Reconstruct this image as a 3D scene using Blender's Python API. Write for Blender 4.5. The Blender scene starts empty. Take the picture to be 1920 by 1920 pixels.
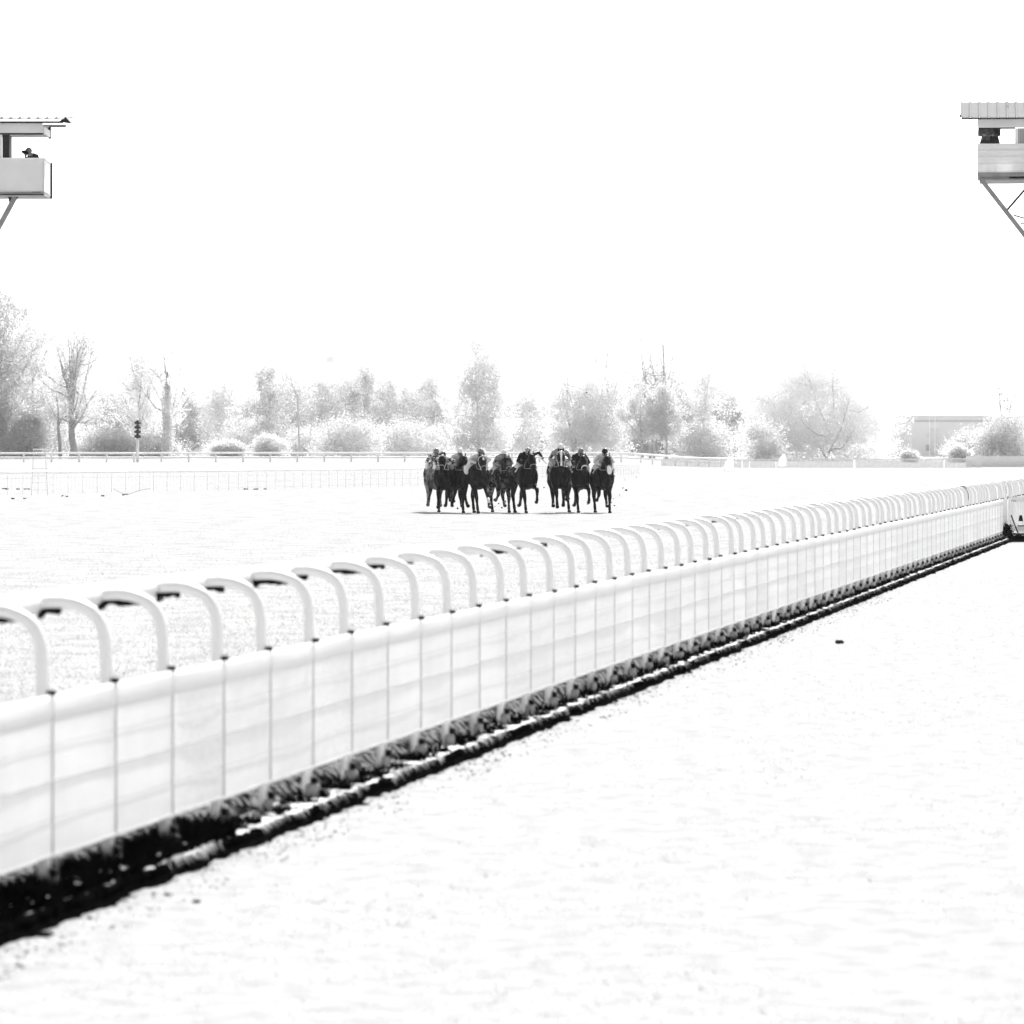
import bpy, bmesh, math, random
import numpy as np
from mathutils import Vector, Matrix, noise

S = bpy.context.scene
COL = S.collection
R = math.radians
# ------------------------------------------------------------------ camera, sky, sun, exposure
F, HZ, CH = 9000.0, 845.0, 2.17          # focal length and horizon row in photo pixels, eye height in metres
cam_d = bpy.data.cameras.new('camera'); cam = bpy.data.objects.new('camera', cam_d); COL.objects.link(cam)
cam.location = (0, 0, CH); cam.rotation_euler = (R(90), 0, 0)
cam_d.sensor_width = 36; cam_d.lens = 36 * F / 1920
cam_d.shift_y = -(960 - HZ) / 1920
cam_d.clip_start = 0.5; cam_d.clip_end = 30000
cam_d.dof.use_dof = True; cam_d.dof.focus_distance = 167; cam_d.dof.aperture_fstop = 5.2
S.camera = cam
SUN_EL, SUN_AZ = 40.0, 13.0              # sun ahead of the camera, a little to the right
w = bpy.data.worlds.new('World'); S.world = w; w.use_nodes = True
nt = w.node_tree; bg = nt.nodes['Background']
sky = nt.nodes.new('ShaderNodeTexSky'); sky.sky_type = 'NISHITA'; sky.sun_disc = False
sky.sun_elevation = R(SUN_EL); sky.sun_rotation = R(SUN_AZ); sky.air_density = 1.0; sky.dust_density = 3.0; sky.ozone_density = 1.0
tc = nt.nodes.new('ShaderNodeTexCoord'); sx = nt.nodes.new('ShaderNodeSeparateXYZ'); cx = nt.nodes.new('ShaderNodeCombineXYZ')
ab = nt.nodes.new('ShaderNodeMath'); ab.operation = 'ABSOLUTE'; bw = nt.nodes.new('ShaderNodeRGBToBW')
L = nt.links
L.new(tc.outputs['Generated'], sx.inputs[0]); L.new(sx.outputs[0], cx.inputs[0]); L.new(sx.outputs[1], cx.inputs[1])
L.new(sx.outputs[2], ab.inputs[0]); L.new(ab.outputs[0], cx.inputs[2]); L.new(cx.outputs[0], sky.inputs[0])
L.new(sky.outputs[0], bw.inputs[0]); L.new(bw.outputs[0], bg.inputs['Color']); bg.inputs['Strength'].default_value = 0.128
sl = bpy.data.lights.new('sun', 'SUN'); sl.energy = 3.5; sl.angle = R(0.6); sl.color = (1, 1, 1)
sun = bpy.data.objects.new('sun', sl); COL.objects.link(sun)
sd = Vector((math.sin(R(SUN_AZ)) * math.cos(R(SUN_EL)), math.cos(R(SUN_AZ)) * math.cos(R(SUN_EL)), math.sin(R(SUN_EL))))
sun.rotation_euler = sd.to_track_quat('Z', 'Y').to_euler(); sun.location = (0, 0, 60)
S.view_settings.view_transform = 'Standard'; S.view_settings.look = 'None'
S.view_settings.exposure = 1.08; S.view_settings.gamma = 1
S.render.engine = 'CYCLES'; S.cycles.use_denoising = True
S.cycles.max_bounces = 20; S.cycles.diffuse_bounces = 18; S.cycles.transmission_bounces = 18; S.cycles.volume_bounces = 1; S.cycles.transparent_max_bounces = 12
HAZE = 0.00006

# ------------------------------------------------------------------ helpers
def at(x, y, D): return Vector(((x - 960) / F * D, D, CH - (y - HZ) / F * D))
def px(x, D): return (x - 960) / F * D

def mat(name, v, rough=0.8, v2=None, scale=3.0, detail=4, lo=0.4, hi=0.6, bump=0.0, bscale=None, coord='Object', spec=0.2, trans=0.0, stretch=None, dots=None):
    m = bpy.data.materials.new(name); m.use_nodes = True
    n = m.node_tree.nodes; l = m.node_tree.links; b = n['Principled BSDF']
    b.inputs['Roughness'].default_value = rough; b.inputs['Specular IOR Level'].default_value = spec
    if coord == 'Object':
        t = n.new('ShaderNodeTexCoord'); co = t.outputs['Object']
    else:
        t = n.new('ShaderNodeNewGeometry'); co = t.outputs['Position']
    if stretch:
        mp = n.new('ShaderNodeMapping'); mp.inputs['Scale'].default_value = stretch; l.new(co, mp.inputs[0]); co = mp.outputs[0]
    if v2 is None: v2 = v * 0.85
    nz = n.new('ShaderNodeTexNoise'); nz.inputs['Scale'].default_value = scale; nz.inputs['Detail'].default_value = detail
    l.new(co, nz.inputs['Vector'])
    mr = n.new('ShaderNodeMapRange'); mr.inputs[1].default_value = lo; mr.inputs[2].default_value = hi
    mr.inputs[3].default_value = v2; mr.inputs[4].default_value = v
    l.new(nz.outputs['Fac'], mr.inputs[0]); out = mr.outputs[0]
    if dots:                                 # dark specks: (scale, threshold, value)
        n2 = n.new('ShaderNodeTexNoise'); n2.inputs['Scale'].default_value = dots[0]; n2.inputs['Detail'].default_value = 3
        l.new(co, n2.inputs['Vector'])
        m2 = n.new('ShaderNodeMapRange'); m2.inputs[1].default_value = dots[1]; m2.inputs[2].default_value = dots[1] + 0.05
        m2.inputs[3].default_value = dots[2]; m2.inputs[4].default_value = 1.0
        l.new(n2.outputs['Fac'], m2.inputs[0])
        mu = n.new('ShaderNodeMath'); mu.operation = 'MULTIPLY'; l.new(out, mu.inputs[0]); l.new(m2.outputs[0], mu.inputs[1]); out = mu.outputs[0]
    l.new(out, b.inputs['Base Color'])
    if bump:
        bn = n.new('ShaderNodeTexNoise'); bn.inputs['Scale'].default_value = bscale or scale * 4; bn.inputs['Detail'].default_value = 5
        l.new(co, bn.inputs['Vector']); bp = n.new('ShaderNodeBump'); bp.inputs['Strength'].default_value = bump; bp.inputs['Distance'].default_value = 0.03
        l.new(bn.outputs['Fac'], bp.inputs['Height']); l.new(bp.outputs[0], b.inputs['Normal'])
    if trans:
        tr = n.new('ShaderNodeBsdfTranslucent'); l.new(out, tr.inputs['Color'])
        mx = n.new('ShaderNodeMixShader'); mx.inputs[0].default_value = trans
        l.new(b.outputs[0], mx.inputs[1]); l.new(tr.outputs[0], mx.inputs[2]); l.new(mx.outputs[0], n['Material Output'].inputs['Surface'])
    return m

def tag(o, label=None, cat=None, group=None, kind=None):
    if label: o['label'] = label
    if cat: o['category'] = cat
    if group: o['group'] = group
    if kind: o['kind'] = kind
    return o
def empty(name, loc, rz=0, label=None, cat=None, group=None):
    o = bpy.data.objects.new(name, None); COL.objects.link(o); o.location = loc; o.rotation_euler = (0, 0, rz); o.empty_display_size = 0.2
    return tag(o, label, cat, group)
def link(name, me, m=None, parent=None, smooth=False):
    if m is not None: me.materials.clear(); me.materials.append(m)
    if smooth: me.polygons.foreach_set('use_smooth', [True] * len(me.polygons))
    o = bpy.data.objects.new(name, me); COL.objects.link(o); o.parent = parent
    return o
def copy_tree(o, parent=None):
    c = o.copy(); COL.objects.link(c); c.parent = parent
    for ch in list(o.children): copy_tree(ch, c)
    return c

class MB:
    """collects shapes for one mesh"""
    def __init__(s): s.v = []; s.f = []
    def add(s, v, f):
        b = len(s.v); s.v += [tuple(p) for p in v]; s.f += [tuple(b + i for i in q) for q in f]; return s
    def box(s, x0, x1, y0, y1, z0, z1):
        v = [(x, y, z) for z in (z0, z1) for y in (y0, y1) for x in (x0, x1)]
        return s.add(v, [(0, 2, 3, 1), (4, 5, 7, 6), (0, 1, 5, 4), (2, 6, 7, 3), (0, 4, 6, 2), (1, 3, 7, 5)])
    def bar(s, a, b, w, h=None):
        a = Vector(a); b = Vector(b); h = h or w; d = (b - a).normalized()
        up = Vector((0, 0, 1)) if abs(d.z) < 0.95 else Vector((1, 0, 0))
        r = d.cross(up).normalized() * w / 2; u = r.cross(d).normalized() * h / 2
        v = [a - r - u, a + r - u, a + r + u, a - r + u, b - r - u, b + r - u, b + r + u, b - r + u]
        return s.add(v, [(0, 3, 2, 1), (4, 5, 6, 7), (0, 1, 5, 4), (1, 2, 6, 5), (2, 3, 7, 6), (3, 0, 4, 7)])
    def tube(s, pts, rad, n=10, cap=True, flat=1.0):
        pts = [Vector(p) for p in pts]; rad = rad if isinstance(rad, (list, tuple)) else [rad] * len(pts)
        v = []; f = []; ref = None
        for i, p in enumerate(pts):
            d = (pts[min(i + 1, len(pts) - 1)] - pts[max(i - 1, 0)]).normalized()
            if ref is None:
                ref = Vector((0, 0, 1)) if abs(d.z) < 0.9 else Vector((0, 1, 0))
            a = d.cross(ref).normalized(); b = a.cross(d).normalized(); ref = b
            for k in range(n):
                t = 2 * math.pi * k / n; v.append(p + a * math.cos(t) * rad[i] * flat + b * math.sin(t) * rad[i])
        for i in range(len(pts) - 1):
            for k in range(n): f.append((i * n + k, i * n + (k + 1) % n, (i + 1) * n + (k + 1) % n, (i + 1) * n + k))
        if cap: f.append(tuple(reversed(range(n)))); f.append(tuple(range((len(pts) - 1) * n, len(pts) * n)))
        return s.add(v, f)
    def limb(s, ch, n=10):
        """tapered limb with rounded ends; ch = [(x,y,z,r)...]"""
        P = [Vector(c[:3]) for c in ch]; Q = [c[3] for c in ch]
        d0 = (P[0] - P[1]).normalized(); d1 = (P[-1] - P[-2]).normalized()
        pts = [P[0] + d0 * Q[0] * .95, P[0] + d0 * Q[0] * .7] + P + [P[-1] + d1 * Q[-1] * .7, P[-1] + d1 * Q[-1] * .95]
        rad = [Q[0] * .25, Q[0] * .7] + Q + [Q[-1] * .7, Q[-1] * .25]
        return s.tube(pts, rad, n)
    def rings(s, R_, n=16):
        """R_ = [(centre, side, up, half_width, half_height)]"""
        v = []; f = []
        for c, a, b, rw, rh in R_:
            for k in range(n):
                t = 2 * math.pi * k / n; v.append(Vector(c) + Vector(a) * math.cos(t) * rw + Vector(b) * math.sin(t) * rh)
        for i in range(len(R_) - 1):
            for k in range(n): f.append((i * n + k, i * n + (k + 1) % n, (i + 1) * n + (k + 1) % n, (i + 1) * n + k))
        f.append(tuple(reversed(range(n)))); f.append(tuple(range((len(R_) - 1) * n, len(R_) * n)))
        return s.add(v, f)
    def ball(s, c, rx, ry=None, rz=None, n=10, m=7, rot=None):
        ry = ry or rx; rz = rz or rx; c = Vector(c); v = [Vector((0, 0, rz))]; f = []
        for i in range(1, m):
            p = math.pi * i / m
            for k in range(n):
                t = 2 * math.pi * k / n; v.append(Vector((rx * math.sin(p) * math.cos(t), ry * math.sin(p) * math.sin(t), rz * math.cos(p))))
        v.append(Vector((0, 0, -rz)))
        for k in range(n): f.append((0, 1 + k, 1 + (k + 1) % n))
        for i in range(m - 2):
            for k in range(n): f.append((1 + i * n + k, 1 + (i + 1) * n + k, 1 + (i + 1) * n + (k + 1) % n, 1 + i * n + (k + 1) % n))
        e = len(v) - 1
        for k in range(n): f.append((1 + (m - 2) * n + k, e, 1 + (m - 2) * n + (k + 1) % n))
        if rot: v = [rot @ p for p in v]
        return s.add([p + c for p in v], f)
    def mesh(s, name='m'):
        me = bpy.data.meshes.new(name); me.from_pydata(s.v, [], s.f); me.update(); return me
    def build(s, name, m, parent=None, smooth=False): return link(name, s.mesh(name), m, parent, smooth)

def remesh(mb, vox, it=3):
    """fuse the collected shapes into one continuous skin"""
    o = bpy.data.objects.new('tmp', mb.mesh()); COL.objects.link(o)
    a = o.modifiers.new('r', 'REMESH'); a.mode = 'VOXEL'; a.voxel_size = vox; a.use_smooth_shade = True
    b = o.modifiers.new('s', 'SMOOTH'); b.iterations = it; b.factor = 0.5
    dg = bpy.context.evaluated_depsgraph_get(); me = bpy.data.meshes.new_from_object(o.evaluated_get(dg))
    old = o.data; bpy.data.objects.remove(o); bpy.data.meshes.remove(old); return me

def quads_mesh(name, P, A, B):
    """N separate quads: centres P, half axes A, B (numpy N x 3)"""
    n = len(P); V = np.empty((n, 4, 3), np.float32)
    V[:, 0] = P - A - B; V[:, 1] = P + A - B; V[:, 2] = P + A + B; V[:, 3] = P - A + B
    me = bpy.data.meshes.new(name); me.vertices.add(4 * n); me.vertices.foreach_set('co', V.ravel())
    me.loops.add(4 * n); me.loops.foreach_set('vertex_index', np.arange(4 * n, dtype=np.int32))
    me.polygons.add(n); me.polygons.foreach_set('loop_start', np.arange(0, 4 * n, 4, dtype=np.int32))
    me.polygons.foreach_set('loop_total', np.full(n, 4, np.int32)); me.update(calc_edges=True); return me
def tris_mesh(name, V):
    n = len(V); me = bpy.data.meshes.new(name); me.vertices.add(3 * n); me.vertices.foreach_set('co', V.astype(np.float32).ravel())
    me.loops.add(3 * n); me.loops.foreach_set('vertex_index', np.arange(3 * n, dtype=np.int32))
    me.polygons.add(n); me.polygons.foreach_set('loop_start', np.arange(0, 3 * n, 3, dtype=np.int32))
    me.polygons.foreach_set('loop_total', np.full(n, 3, np.int32)); me.update(calc_edges=True); return me

# ------------------------------------------------------------------ materials
M_track = mat('bleached_turf', 0.43, 0.95, 0.33, 1.1, 9, .36, .60, bump=0.3, bscale=20, coord='P', spec=0, dots=(9.0, .34, .55))
M_path = mat('pale_sand', 0.425, 0.95, 0.355, 5.0, 8, .38, .58, bump=0.4, bscale=40, coord='P', spec=0)
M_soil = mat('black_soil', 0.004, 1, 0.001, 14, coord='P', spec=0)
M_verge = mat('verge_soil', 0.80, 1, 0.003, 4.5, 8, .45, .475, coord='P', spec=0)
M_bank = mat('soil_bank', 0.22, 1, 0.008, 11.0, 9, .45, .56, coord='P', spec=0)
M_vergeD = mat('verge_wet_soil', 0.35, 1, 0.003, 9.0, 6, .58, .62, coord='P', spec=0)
M_grass = mat('pale_grass', 0.75, 1, 0.50, 30, coord='P', spec=0, trans=.35)
M_dgrass = mat('dark_weed', 0.006, 1, 0.002, 3, coord='P', spec=0)
M_rail = mat('white_pvc', 0.93, 0.35, 0.91, 2, spec=.4)
M_joint = mat('grey_joint_sleeve', .74, .5, .66, 9)
M_post = mat('white_tube', 0.93, 0.4, 0.90, 4, spec=.4)
M_net = mat('white_mesh_fabric', 0.95, 0.8, 0.91, 3.0, 6, .3, .6, spec=.05, trans=.42, stretch=(1, 1, 3.2), bump=.15, bscale=60)
M_nets = [M_net] + [mat('white_mesh_fabric', a_, .8, b_, c_, 8, .3, .62, spec=.05, trans=.42, stretch=(1, 1, 3.2), bump=.15, bscale=60) for a_, b_, c_ in ((.95, .90, 2.2), (.93, .88, 4), (.95, .86, 9))]
M_hem = mat('white_hem', 0.86, 0.8, 0.82, 3.0, spec=.1, trans=.12)
M_seam = mat('grey_seam', 0.50, 0.9, 0.42, 9)
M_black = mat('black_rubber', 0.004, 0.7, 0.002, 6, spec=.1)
M_greyfoot = mat('grey_concrete_foot', 0.32, .9, .22, 9)
M_steel = mat('galvanised_steel', 0.30, .55, .24, 2, spec=.3)
M_steelD = mat('dark_steel', 0.02, .6, .01, 2, spec=.3)
M_clad = mat('grey_cladding', 0.80, .6, .76, 1.5, spec=.2)
M_cladP = mat('pale_cladding', 0.80, .6, .74, 1.5, spec=.2)
M_whitep = mat('white_paint', 0.88, .5, .84, 2)
M_stone = mat('dark_stone', .008, .9, .003, 8, coord='P')

# ------------------------------------------------------------------ setting: ground
U = Vector((.207, 1.37, 0)); SP = U.length; U.normalize(); Rn = Vector((U.y, -U.x, 0)); P0 = Vector((-2.368, 24.3, 0))
def fp(s, w_, z=0.0): return P0 + U * s + Rn * w_ + Vector((0, 0, z))
S_END = 72 * SP + 0.3
def gz(p):
    a = max(0, min(1, (p.y - 430) / 170)); a = a * a * (3 - 2 * a)
    b = max(0, min(1, (26 - p.x * 600 / max(p.y, 1)) / 14)); b = b * b * (3 - 2 * b)
    return .75 * a * b
def edge_w(s): return .20 + .045 * noise.noise((s * 1.3, 0, 0)) + .035 * noise.noise((s * 5, 3, 0)) + .030 * noise.noise((s * 15, 7, 0))
ss = [-60, -30, -12, -6] + [x * 1.0 for x in range(-4, int(S_END), 2)] + [S_END] + [S_END + d for d in (6, 15, 30, 50, 80, 120, 160, 200, 240, 280, 320, 340, 360, 380, 400, 420, 440, 460, 480, 500, 520, 560, 620, 700, 800, 1000, 1400, 2200, 4000, 7000, 11500)]
ws = [-4000, -1500, -700, -420, -300, -240, -200, -175, -160, -150, -140, -130, -120, -110, -100, -90, -80, -60, -45, -30, -20, -12, -7, -4, -2, -1, -.5, -.25]
wr = [.3, 5, 20, 60, 150, 400, 1500, 4000]
def ground_mesh(S_, W_, zf):
    v = []; f = []
    for s in S_:
        for a in W_:
            p = fp(s, a); v.append((p.x, p.y, zf(p)))
    n = len(W_)
    for i in range(len(S_) - 1):
        for j in range(len(W_) - 1): f.append((i * n + j, i * n + j + 1, (i + 1) * n + j + 1, (i + 1) * n + j))
    return v, f
tr_ = MB(); tr_.add(*ground_mesh(ss, ws, gz)); tr_.add(*ground_mesh([x for x in ss if x >= S_END], [-.25] + wr, gz))
tag(tr_.build('ground', M_track), kind='structure')
# lower sandy path on the camera's side of the rail
PS = [-60, -30, -14, -10]; a = -8.0
while a < S_END - .2: PS.append(a); a += .045 + max(0, a) * .0045
PS.append(S_END)
PW = [.08, .16] + [.24 + .055 * k for k in range(112)] + [7, 9, 14, 25, 60, 200, 1500, 4000]
def rough(p, q):
    a_ = .10 if q < .1 else 1.0
    n1 = noise.noise((p.x * 5.5, p.y * 3.5, 0)); n2 = noise.noise((p.x * 13, p.y * 8, 3)); n3 = noise.noise((p.x * .8, p.y * .5, 6))
    k = .55 + .9 * max(0, n3 + .25)
    return a_ * (k * (.008 * n1 + .008 * n2) + .008 * n3)
vv_ = []; ff_ = []
for s_ in PS:
    for q in PW:
        p = fp(s_, q); vv_.append((p.x, p.y, -.17 + (rough(p, q) if q < 7 and s_ > -9 else 0)))
nw = len(PW)
for i in range(len(PS) - 1):
    for j in range(nw - 1): ff_.append((i * nw + j, i * nw + j + 1, (i + 1) * nw + j + 1, (i + 1) * nw + j))
pv = MB(); pv.v = vv_; pv.f = ff_
tag(pv.build('path', M_path, None, True), kind='structure')
# verge the posts stand on, and its ragged cut edge
def strip(s0, s1, ds, cols, zf):
    ds = ds * .6
    v = []; f = []; s = s0; rows = 0
    while s <= s1 + 1e-6:
        for c in cols(s):
            p = fp(s, c[0]); v.append((p.x, p.y, c[1]))
        s += ds; rows += 1
    n = len(cols(0))
    for i in range(rows - 1):
        for j in range(n - 1): f.append((i * n + j, i * n + j + 1, (i + 1) * n + j + 1, (i + 1) * n + j))
    return MB().add(v, f)
def e0(s): return (edge_w(s) - .02, -.080 + .012 * noise.noise((s * 6, 4, 0)) + .014 * noise.noise((s * 19, 4, 0)))
def bcols(s): return [(-.27, -.001), (-.25, .004), (-.19, -.006), (-.15, -.05), (-.11, -.082)]
def vcols(s): return [(-.11, -.082), (-.05, -.080 + .02 * noise.noise((s * 4, 2, 0))), (.03, -.078 + .025 * noise.noise((s * 5, 9, 0))), (.1, -.078 + .02 * noise.noise((s * 7, 19, 0))), e0(s)]
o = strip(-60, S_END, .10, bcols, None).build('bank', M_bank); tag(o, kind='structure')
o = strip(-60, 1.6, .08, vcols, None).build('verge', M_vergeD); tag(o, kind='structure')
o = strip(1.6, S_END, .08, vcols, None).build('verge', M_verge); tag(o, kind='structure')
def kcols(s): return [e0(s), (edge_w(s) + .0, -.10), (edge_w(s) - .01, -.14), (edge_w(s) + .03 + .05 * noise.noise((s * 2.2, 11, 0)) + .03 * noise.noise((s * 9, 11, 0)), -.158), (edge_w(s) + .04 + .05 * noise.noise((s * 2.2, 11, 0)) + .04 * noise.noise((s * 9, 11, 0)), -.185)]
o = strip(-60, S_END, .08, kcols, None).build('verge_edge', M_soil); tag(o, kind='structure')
sb = MB()
for i in range(160):                                            # rutted soil where the path ends at the gateway
    a = .15 + i * .06; h = .03 * noise.noise((a * 2, 0, 5))
    p = [fp(S_END + .005, a, -.19), fp(S_END + .005, a + .06, -.19), fp(S_END + .35 + h, a + .06, .012), fp(S_END + .35 + h * .9, a, .012)]
    sb.add(p, [(0, 1, 2, 3)])
    p = [fp(S_END + .35 + h * .9, a, .012), fp(S_END + .35 + h, a + .06, .012), fp(S_END + 3.2 + 8 * h, a + .06, .006), fp(S_END + 3.2 + 8 * h, a, .006)]
    sb.add(p, [(0, 1, 2, 3)])
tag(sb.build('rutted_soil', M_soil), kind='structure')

rng = np.random.default_rng(5)
def blades(name, n, sfun, wfun, z, h, wd, m, lean=.5):
    s = sfun(n); ww = wfun(n, s)
    base = np.array(P0)[None] + np.outer(s, np.array(U)) + np.outer(ww, np.array(Rn)); base[:, 2] = z(s, ww) if callable(z) else z
    if name == 'sandy_grit':
        kp = np.array([noise.noise((x * .9, y * .28, 2)) + .5 * noise.noise((x * 3, y * 1.0, 9)) > rng.uniform(-.55, .35) for x, y in base[:, :2]]); base = base[kp]; n = len(base)
    a = rng.uniform(0, 2 * np.pi, n); hh = h * rng.uniform(.5, 1.3, n); wdt = wd * rng.uniform(.6, 1.3, n)
    d = np.stack([np.cos(a), np.sin(a), np.zeros(n)], 1) * wdt[:, None]
    b = rng.uniform(0, 2 * np.pi, n); l_ = hh * lean * rng.uniform(.2, 1.4, n)
    top = base + np.stack([np.cos(b) * l_, np.sin(b) * l_, hh], 1)
    V = np.stack([base - d, base + d, top], 1)
    return link(name, tris_mesh(name, V), m)
# short turf seen through the rail, its density falling with distance
o = blades('turf_grass', 200000, lambda n: -4 + rng.exponential(34, n), lambda n, s: -.3 - rng.exponential(3.2 + .12 * np.abs(s), n), 0.0, .034, .008, M_grass, 1.4); tag(o, 'short bleached turf of the track behind the near rail', 'grass', kind='stuff')
def clumpw(n, s): return .17 + .05 * rng.random(n)
def hanging(name, n, m):
    s = 2.0 + (S_END - 3) * rng.random(n) ** 1.25; keep = np.array([noise.noise((a * .9, 8, 0)) + .4 * noise.noise((a * 4, 8, 0)) > -.12 for a in s]); s = s[keep]; n = len(s)
    ww = np.array([edge_w(a) for a in s]) - .02 + rng.normal(0, .012, n)
    base = np.array(P0)[None] + np.outer(s, np.array(U)) + np.outer(ww, np.array(Rn)); base[:, 2] = -.070 + rng.normal(0, .006, n)
    d = np.outer(rng.uniform(.006, .018, n), np.array(U)); ln = rng.uniform(.015, .06, n)
    top = base + np.outer(rng.uniform(.015, .05, n), np.array(Rn)) + np.outer(rng.normal(0, .012, n), np.array(U)); top[:, 2] = base[:, 2] - ln
    return link(name, tris_mesh(name, np.stack([base - d, base + d, top], 1)), m)
o = hanging('verge_grass', 3600, mat('verge_pale_grass', .95, 1, .85, 20, coord='P', spec=0, trans=.65)); tag(o, 'pale grass hanging over the cut edge of the verge', 'grass', kind='stuff')
# dark weeds gathered round the feet of the posts
def ws_(n):
    k = rng.integers(0, 146, n); jit = np.random.default_rng(77).uniform(-.25, .25, 200)[k]; amp = np.random.default_rng(78).uniform(.03, .13, 200)[k]; return k * SP * .5 + jit * (k % 2) + .08 + rng.normal(0, 1, n) * amp
o = blades('weeds', 15000, ws_, lambda n, s: rng.uniform(-.06, .14, n), -.085, .062, .012, M_dgrass, .9); tag(o, 'dark weeds round the feet of the rail posts', 'weeds', kind='stuff')
o = blades('weeds', 9000, lambda n: rng.uniform(-3, 4.0, n) , lambda n, s: rng.uniform(-.12, .16, n), -.085, .11, .012, M_dgrass, .9); tag(o, 'dark weeds in the wet soil under the nearest panels', 'weeds', kind='stuff')
# gravel: pale grains beside the cut edge, white glinting ones in the dark soil
def grains(name, n, sf, wf, zf, r0, r1, m):
    mb = MB()
    for i in range(n):
        s = sf(); q = wf(); r = random.uniform(r0, r1); p = fp(s, q, zf + r * .4)
        mb.ball(p, r * random.uniform(.7, 1.3), r * random.uniform(.7, 1.3), r * .7, 6, 4)
    return mb.build(name, m)
random.seed(3)
M_grain = mat('pale_gravel', .55, .9, .4, 30, coord='P')
tag(grains('gravel', 1300, lambda: -4 + 60 * random.random() ** 1.6, lambda: .25 + .35 * random.random() ** 1.6, -.17, .004, .013, M_grain), 'loose pale gravel lying along the foot of the cut verge edge', 'gravel', kind='stuff')
M_glint = mat('wet_white_pebble', .9, .2, .9, 3, spec=.6)
tag(grains('pebbles', 70, lambda: random.uniform(-2.5, 2.6), lambda: random.uniform(-.02, .19), -.03, .005, .014, M_glint), 'white pebbles glinting in the dark soil at the near end', 'gravel', kind='stuff')

M_grit = mat('pale_grit', .90, 1, .72, 9, coord='P', spec=0, trans=.3)
def gz_(s, q): return np.full(len(s), -.175)
o = blades('sandy_grit', 80000, lambda n: -8 + 75 * rng.random(n) ** 1.7, lambda n, s: .26 + 6.2 * rng.random(n), -.178, .020, .014, M_grit, 1.2); tag(o, 'pale clods and grit roughening the sandy path', 'grit', kind='stuff')
# ------------------------------------------------------------------ near running rail
NP = 84
rail_root = empty('running_rail', fp(0, 0), 0, 'white running rail in the foreground with curved goose neck posts and mesh panels', 'rail')
RO = Vector((-P0.x, -P0.y, 0))
def lp(s, w_, z): return fp(s, w_, z) + RO
RW, RZ = -.40, 1.355
def wob(s, k=0): return .012 * noise.noise((s * .35, k, 2))
r_ = MB(); v = []; f = []; prof = []
for k in range(14):
    t = 2 * math.pi * k / 14; prof.append((.045 * math.cos(t), .060 * math.sin(t)))
rs = [x * .7 for x in range(-8, int(NP * SP / .7))]
for s in rs:
    for a, b in prof: v.append(lp(s, RW + a, RZ + b + wob(s, 5)))
for i in range(len(rs) - 1):
    for k in range(14): f.append((i * 14 + k, i * 14 + (k + 1) % 14, (i + 1) * 14 + (k + 1) % 14, (i + 1) * 14 + k))
r_.add(v, f); r_.build('rail', M_rail, rail_root, True)
for s in [x * 4 * SP + .35 for x in range(-1, 21)]:
    jm = MB(); jm.rings([(lp(s + d, RW, RZ + wob(s + d, 5)), Rn, Vector((0, 0, 1)), .0485 * k_, .0635 * k_) for d, k_ in ((-.09, .96), (-.088, 1), (.088, 1), (.09, .96))], 14); jm.build('rail_joint', M_joint, rail_root, True)
# template post in local axes: X along the rail, Y to the track side, Z up
NECK = [(.002, 1.12), (.008, 1.175), (.022, 1.228), (.046, 1.274), (.080, 1.310), (.125, 1.336), (.180, 1.353), (.25, 1.363), (.32, 1.362), (.375, 1.355)]
def neck_z(y):
    for (a, b), (c, d) in zip(NECK[:-1], NECK[1:]):
        if y <= c: return b + (d - b) * (y - a) / (c - a)
    return NECK[-1][1]
def post_meshes():
    pts = [(0, 0, -.09), (0, 0, .5), (0, 0, 1.02)] + [(0, y, z) for y, z in NECK]
    return MB().tube(pts, .034, 14).mesh('post')
pm = post_meshes()
clip = MB(); clip.box(-.022, .022, -.062, -.020, .930, .956); clip.tube([(-.004, -.070, .943), (-.004, -.03, .943)], .009, 8)
foot = MB().tube([(0, -.03, -.10), (0, -.03, .00), (0, -.03, .012)], [.052, .048, .04], 12)
cap_ = MB().box(-.030, .026, -.072, -.034, .014, .056)
# ragged black wedge added to draw the shadow under the neck
def neck_shade(k):
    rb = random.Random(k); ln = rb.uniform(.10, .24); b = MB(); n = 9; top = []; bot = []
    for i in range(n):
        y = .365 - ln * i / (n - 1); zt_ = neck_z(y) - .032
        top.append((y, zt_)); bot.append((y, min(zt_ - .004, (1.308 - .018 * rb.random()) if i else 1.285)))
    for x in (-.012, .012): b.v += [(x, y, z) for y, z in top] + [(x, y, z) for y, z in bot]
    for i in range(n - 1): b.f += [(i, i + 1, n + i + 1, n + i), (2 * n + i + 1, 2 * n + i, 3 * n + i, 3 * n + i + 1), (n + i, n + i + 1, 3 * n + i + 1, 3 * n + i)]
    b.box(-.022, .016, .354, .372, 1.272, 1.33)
    b.bar((.012, .36, 1.282), (.06 + .10 * rb.random(), .358, 1.290), .012, .016); return b.mesh('neck_shade')
BR = [neck_shade(k) for k in range(5)]
BS = []  # shorter black shadow wedges for the farther necks
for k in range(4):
    b_ = MB(); ln_ = .03 + .025 * k; b_.add([(x, y, z) for x in (-.012, .012) for y, z in ((.365, 1.318), (.365, 1.292), (.365 - ln_, 1.305), (.365 - ln_, 1.318))], [(0, 1, 2, 3), (7, 6, 5, 4), (0, 4, 5, 1), (1, 5, 6, 2), (2, 6, 7, 3), (3, 7, 4, 0)]); BS.append(b_.mesh('neck_shade'))
ang = math.atan2(U.y, U.x)
proto = None
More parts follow.
